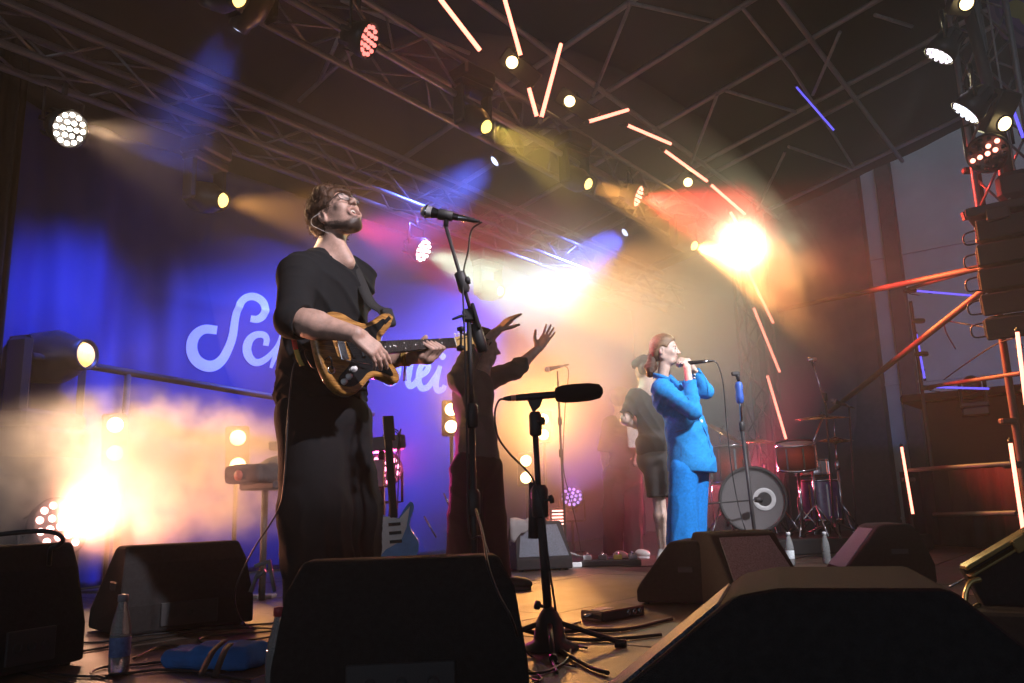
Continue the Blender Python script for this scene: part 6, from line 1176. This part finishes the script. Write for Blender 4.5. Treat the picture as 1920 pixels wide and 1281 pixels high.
sm_ = thing('overhead_microphone', 'small shiny overhead microphone on the drum boom stand', 'microphone', D(1522, 675, -0.3)); MB().lathe(D(1516, 674, -0.3), Vector((1, -0.2, -0.1)), [(0.0, -0.01), (0.022, -0.004), (0.024, 0.03), (0.02, 0.07), (0.0, 0.075)], 14).build('body', 'chrome', sm_); MB().tube(D(1522, 676, -0.3), D(1526, 688, -0.3), 0.010).build('mount', 'black', sm_)
microphone('drum microphone pointing left above the ride cymbal', D(1562, 752, -0.2), D(1592, 762, -0.2)); tag(MB().tube(onr(1600, -0.2), D(1592, 764, -0.2), 0.008).build('microphone_stand', 'black', None, onr(1600, -0.2)), 'thin straight stand under the drum microphone pointing left', 'microphone stand')
bms = thing('microphone_stand', 'low boom reaching level to the bass drum port', 'microphone stand', onr(1320, -0.45)); q_ = onr(1320, -0.45); tripod(bms, q_, 0.22, 0.1); MB().tube(q_+ZV*0.08, D(1322, 944, -0.45), 0.009).build('tube', 'black', bms); MB().tube(D(1310, 946, -0.45), D(1422, 937, -0.35), 0.0075).build('boom', 'black', bms); MB().lathe(D(1420, 937, -0.34), Vector((1, 0.1, 0)), [(0.0, -0.03), (0.022, -0.025), (0.030, 0.01), (0.028, 0.04), (0.0, 0.05)], 14).build('bass_microphone', 'black', bms)
# ================================================================ RIGHT SIDE
sc_ = thing('scaffold', 'scaffold frame of brown lit pipes at the right side of the stage', 'scaffold', floor_at(1900, 6.8)-ZV*1.2)
PIPE = unit_tube('dark_pipe', 0.03, 'brown_pipe', 10); THIN = unit_tube('dark_thin_pipe', 0.02, 'brown_pipe', 8)
def post(x, y, Y, z0, z1, me=PIPE, nm='standard'): q = P(x, y, Y); place_tube(me, nm, sc_, Vector((q.x, q.y, z0)), Vector((q.x, q.y, z1)))
post(1862, 520, 6.8, -1.18, 5.3); post(1722, 680, 9.0, -1.18, 2.65, THIN); post(1700, 900, 8.3, -0.04, 0.95, THIN)
for a, b, ya, yb, me in (((1460, 581), (1848, 500), 10.6, 6.85, PIPE), ((1705, 541), (1880, 490), 9.0, 6.4, THIN), ((1556, 772), (1850, 540), 10.2, 6.85, PIPE), ((1738, 726), (1915, 700), 9.0, 6.5, THIN), ((1700, 882), (1905, 869), 8.3, 6.0, THIN), ((1752, 965), (1908, 962), 8.2, 6.0, THIN)):
    place_tube(me, 'ledger', sc_, P(*a, ya), P(*b, yb))
place_tube(THIN, 'bracket', sc_, P(1838, 504, 6.9), P(1841, 538, 6.9)); place_tube(PIPE, 'bracket', sc_, P(1465, 582, 10.6), P(1466, 606, 10.6))
for x, y, Y in ((1840, 415, 6.78), (1846, 450, 6.78), (1862, 528, 6.78), (1868, 612, 6.78), (1820, 320, 6.78), (1706, 545, 8.98), (1722, 602, 8.98), (1728, 664, 8.98), (1738, 727, 8.98), (1702, 900, 8.28), (1898, 872, 6.2), (1890, 790, 6.78)):
    MB().box(P(x, y, Y), (0.14, 0.06, 0.05), bev=0.012).build('coupler', 'brown_pipe', sc_)
MB().box(P(1826, 402, 6.7), (0.20, 0.04, 0.07), Vector((0.98, 0, 0.18)).normalized(), Vector((0, 1, 0))).build('perforated_plate', 'brown_pipe', sc_)
for k, pts in enumerate(([(1765, 600, 8), (1800, 606, 7.6), (1850, 614, 7), (1895, 618, 6.5)], [(1768, 600, 8), (1775, 625, 8), (1792, 655, 8)], [(1905, 632, 6.5), (1860, 650, 7), (1800, 690, 8), (1770, 712, 8.6)])):
    tag(MB().path(curve_pts([P(*q) for q in pts], 6), 0.006, 6).build('hanging_wire', 'rubber', None, P(*pts[0])), ['black wire strung level from the scaffold diagonal', 'short black wire end dangling from the scaffold diagonal', 'long black wire sloping down from the hung speakers'][k], 'wire')
# dark cabin beyond the railing, black drape, small lit head on the cabin
cbn = thing('cabin', 'dark cabin with a flat overhanging roof behind the railing at the right', 'cabin', floor_at(1850, 9.6)-ZV*1.2); q = P(1852, 800, 9.6)
M['cabin'] = mat('dark_panel', (0.02, 0.02, 0.021), 0.85, bump=0.3, bscale=30)
cx_ = Vector((0.80, -0.60, 0)); cy_ = Vector((0.60, 0.80, 0)); zt = P(1800, 752, 9.6).z
MB().box(Vector((q.x+0.25, 9.7, (zt-1.2)/2)), (1.5, 1.2, zt+1.2), cx_, cy_, bev=0.02).build('wall', 'cabin', cbn); MB().box(Vector((q.x+0.22, 9.68, zt+0.045)), (1.85, 1.5, 0.09), cx_, cy_, bev=0.02).build('roof', 'cabin', cbn)
dr = []
for i in range(49):
    a = i/48; c_ = P(1688, 880, 9.0).lerp(P(1990, 872, 6.6), a)+Vector((0.03*math.sin(a*60), 0.03*math.cos(a*47), 0)); dr.append(c_)
o = MB().add([Vector((c_.x, c_.y, z)) for z in (-0.03, 0.36, 0.75) for c_ in dr], [(j*49+i, j*49+i+1, (j+1)*49+i+1, (j+1)*49+i) for j in range(2) for i in range(48)], True).build('black_drape', 'cabin', None, floor_at(1800, 8)); o.modifiers.new('thickness', 'SOLIDIFY').thickness = 0.006
tag(o, 'black drape hung along the right railing', 'drape')
moving_head('small lit moving head on the roof of the dark cabin', P(1820, 716, 9.3), Pu(1770, 600, 16), (0.14, 0.25, 1.0), (1.0, 0.85, 0.9), 130, 120, 6, s=0.8, up=-1, blend=1.0)
# hung line array
la = thing('line_array_speaker', 'black column of hung loudspeakers at the right edge', 'loudspeaker', P(1900, 620, 6.0)); lx = Vector((0.78, -0.62, 0)); ly = Vector((0.62, 0.78, 0))
for k, (x, y) in enumerate(((1908, 425), (1910, 470), (1914, 515), (1919, 560), (1926, 604))):
    c_ = P(x+14, y, 6.05); tl = (ZV+ly*(-0.03-0.05*k)).normalized(); ax2 = lx; ay2 = tl.cross(ax2)
    MB().box(c_, (0.62, 0.36, 0.168), ax2, ay2, tl, bev=0.012).build('cabinet', 'cabin', la)
    MB().box(c_-ax2*0.325+tl*0.0, (0.02, 0.10, 0.13), ax2, ay2, tl, bev=0.004).build('rigging_plate', 'black', la)
    MB().path(curve_pts([c_-ax2*0.33+tl*0.05, c_-ax2*0.42+tl*0.03, c_-ax2*0.42-tl*0.05, c_-ax2*0.33-tl*0.06], 5), 0.007, 6).build('link_cable', 'rubber', la)
q = P(1915, 392, 6.05); MB().box(q, (0.72, 0.42, 0.07), lx, ly, bev=0.01).build('bumper', 'black', la); MB().box(P(1872, 402, 6.0), (0.16, 0.10, 0.10), lx, ly, bev=0.012).build('bumper_arm', 'black', la)
MB().box(P(1905, 350, 6.05), (0.26, 0.20, 0.22), lx, ly, bev=0.04).build('hoist', 'black', la); MB().path([P(1893, 372, 6.0), P(1888, 378, 6.0), P(1893, 386, 6.0), P(1898, 380, 6.0)], 0.008, 8, closed=True).build('hook', 'steel', la); MB().tube(P(1905, 335, 6.05), P(1905, 335, 6.05)+ZV*2.0, 0.008).build('chain', 'steel', la)
# front tower truss and what hangs on it
q = P(1846, 120, 6.4); box_truss('dark truss tower carrying lamps at the upper right', Vector((q.x, q.y, 2.9)), Vector((q.x, q.y, 6.4)), Vector((0.30, 0.05, 0)), Vector((-0.05, 0.30, 0)), 0.28, name='truss_tower')
fb_ = MB(); fb_.tube(P(1806, -20, 5.9), P(1896, 330, 6.2), 0.045, 0.045); tag(fb_.build('front_beam', 'black', None, P(1850, 150, 6.0)), 'black slanting beam beside the lamps at the upper right', 'beam')
blinder('pair of amber lamps seen from the side at the right tower', [P(1884, 196, 5.5), P(1883, 232, 5.5)], P(2100, 260, 4.6), 0, None, 7, 0.05)
blinder('amber lamp at the top edge above the right tower', [P(1812, 6, 5.5), P(1812, -30, 5.5)], P(2000, 60, 4.4), 0, None, 6, 0.05)
m, t, b = node_mat('patterned_banner'); tc = N(t, 'ShaderNodeTexCoord'); vo = N(t, 'ShaderNodeTexVoronoi', Scale=2.6); t.links.new(tc.outputs['Object'], vo.inputs['Vector']); rp = N(t, 'ShaderNodeValToRGB'); rp.color_ramp.interpolation = 'CONSTANT'; e = rp.color_ramp.elements
e[0].color = (0.22, 0.20, 0.05, 1); e[1].position = 0.34; e[1].color = (0.10, 0.05, 0.16, 1); x_ = e.new(0.52); x_.color = (0.04, 0.03, 0.10, 1); x_ = e.new(0.62); x_.color = (0.12, 0.07, 0.13, 1)
t.links.new(vo.outputs['Distance'], rp.inputs[0]); t.links.new(rp.outputs[0], b.inputs['Base Color']); b.inputs['Roughness'].default_value = 0.8
bb = [(1842, -20), (1858, 40), (1880, 70), (1905, 90), (1990, 95), (1990, -20)]
o = MB().add([P(x, y, 7.4) for x, y in bb], [tuple(range(6))]).build('patterned_banner', m, None, P(1900, 90, 7.4)); o.modifiers.new('thickness', 'SOLIDIFY').thickness = 0.01; tag(o, 'violet and yellow patterned banner in the upper right corner', 'banner')
# flight case at the lower right
fcse = thing('flight_case', 'open black flight case with metal edged lid at the lower right', 'flight case', Pz(1900, 1270)); q = P(1930, 1180, 2.7); fx = Vector((0.86, -0.5, 0)).normalized(); fy = Vector((0.5, 0.86, 0)).normalized()
zc = P(1900, 1140, 2.7).z; MB().box(Vector((q.x+0.10, 2.75, zc/2)), (0.62, 0.5, zc), fx, fy, bev=0.01).build('body', 'carpet', fcse)
l0, l1 = P(1832, 1054, 2.75), P(1960, 978, 2.75); ld = (l1-l0).normalized(); ln = Vector((0.2, 0.95, 0.2)); ln = (ln-ld*ln.dot(ld)).normalized(); lu = ld.cross(ln)
lc = (l0+l1)/2; sg = 1 if lu.z < 0 else -1; lu = lu*sg
MB().box(lc+lu*0.10+ln*0.02, ((l1-l0).length+0.1, 0.03, 0.20), ld, ln, bev=0.004).build('lid', 'carpet', fcse); MB().box(lc-lu*0.006, ((l1-l0).length+0.1, 0.04, 0.014), ld, ln, lu, bev=0.003).build('metal_edge', 'gold', fcse); MB().box(lc+lu*0.022, ((l1-l0).length+0.1, 0.044, 0.008), ld, ln, lu, bev=0.002).build('metal_edge', 'gold', fcse)  # aluminium edges in brass colour, amber tube light put into the tone
MB().box(lc+ld*0.01+lu*0.01-ln*0.024, (0.05, 0.012, 0.045), ld, ln, lu, bev=0.003).build('latch', 'gold', fcse)
tag(MB().path(curve_pts([P(1838, 1086, 2.7), P(1820, 1092, 2.7), P(1811, 1110, 2.7), P(1810, 1130, 2.7), P(1816, 1145, 2.7), P(1835, 1135, 2.75)], 6), 0.009, 8).build('handle_loop', 'gold', None, P(1815, 1140, 2.7)), 'glinting brass handle loop left of the flight case', 'handle')
tag(MB().tube(P(1780, 1101, 3.0), P(1834, 1071, 3.0), 0.004).build('metal_rod', 'chrome', None, P(1780, 1101, 3.0)), 'thin bright metal rod left of the flight case lid', 'rod')
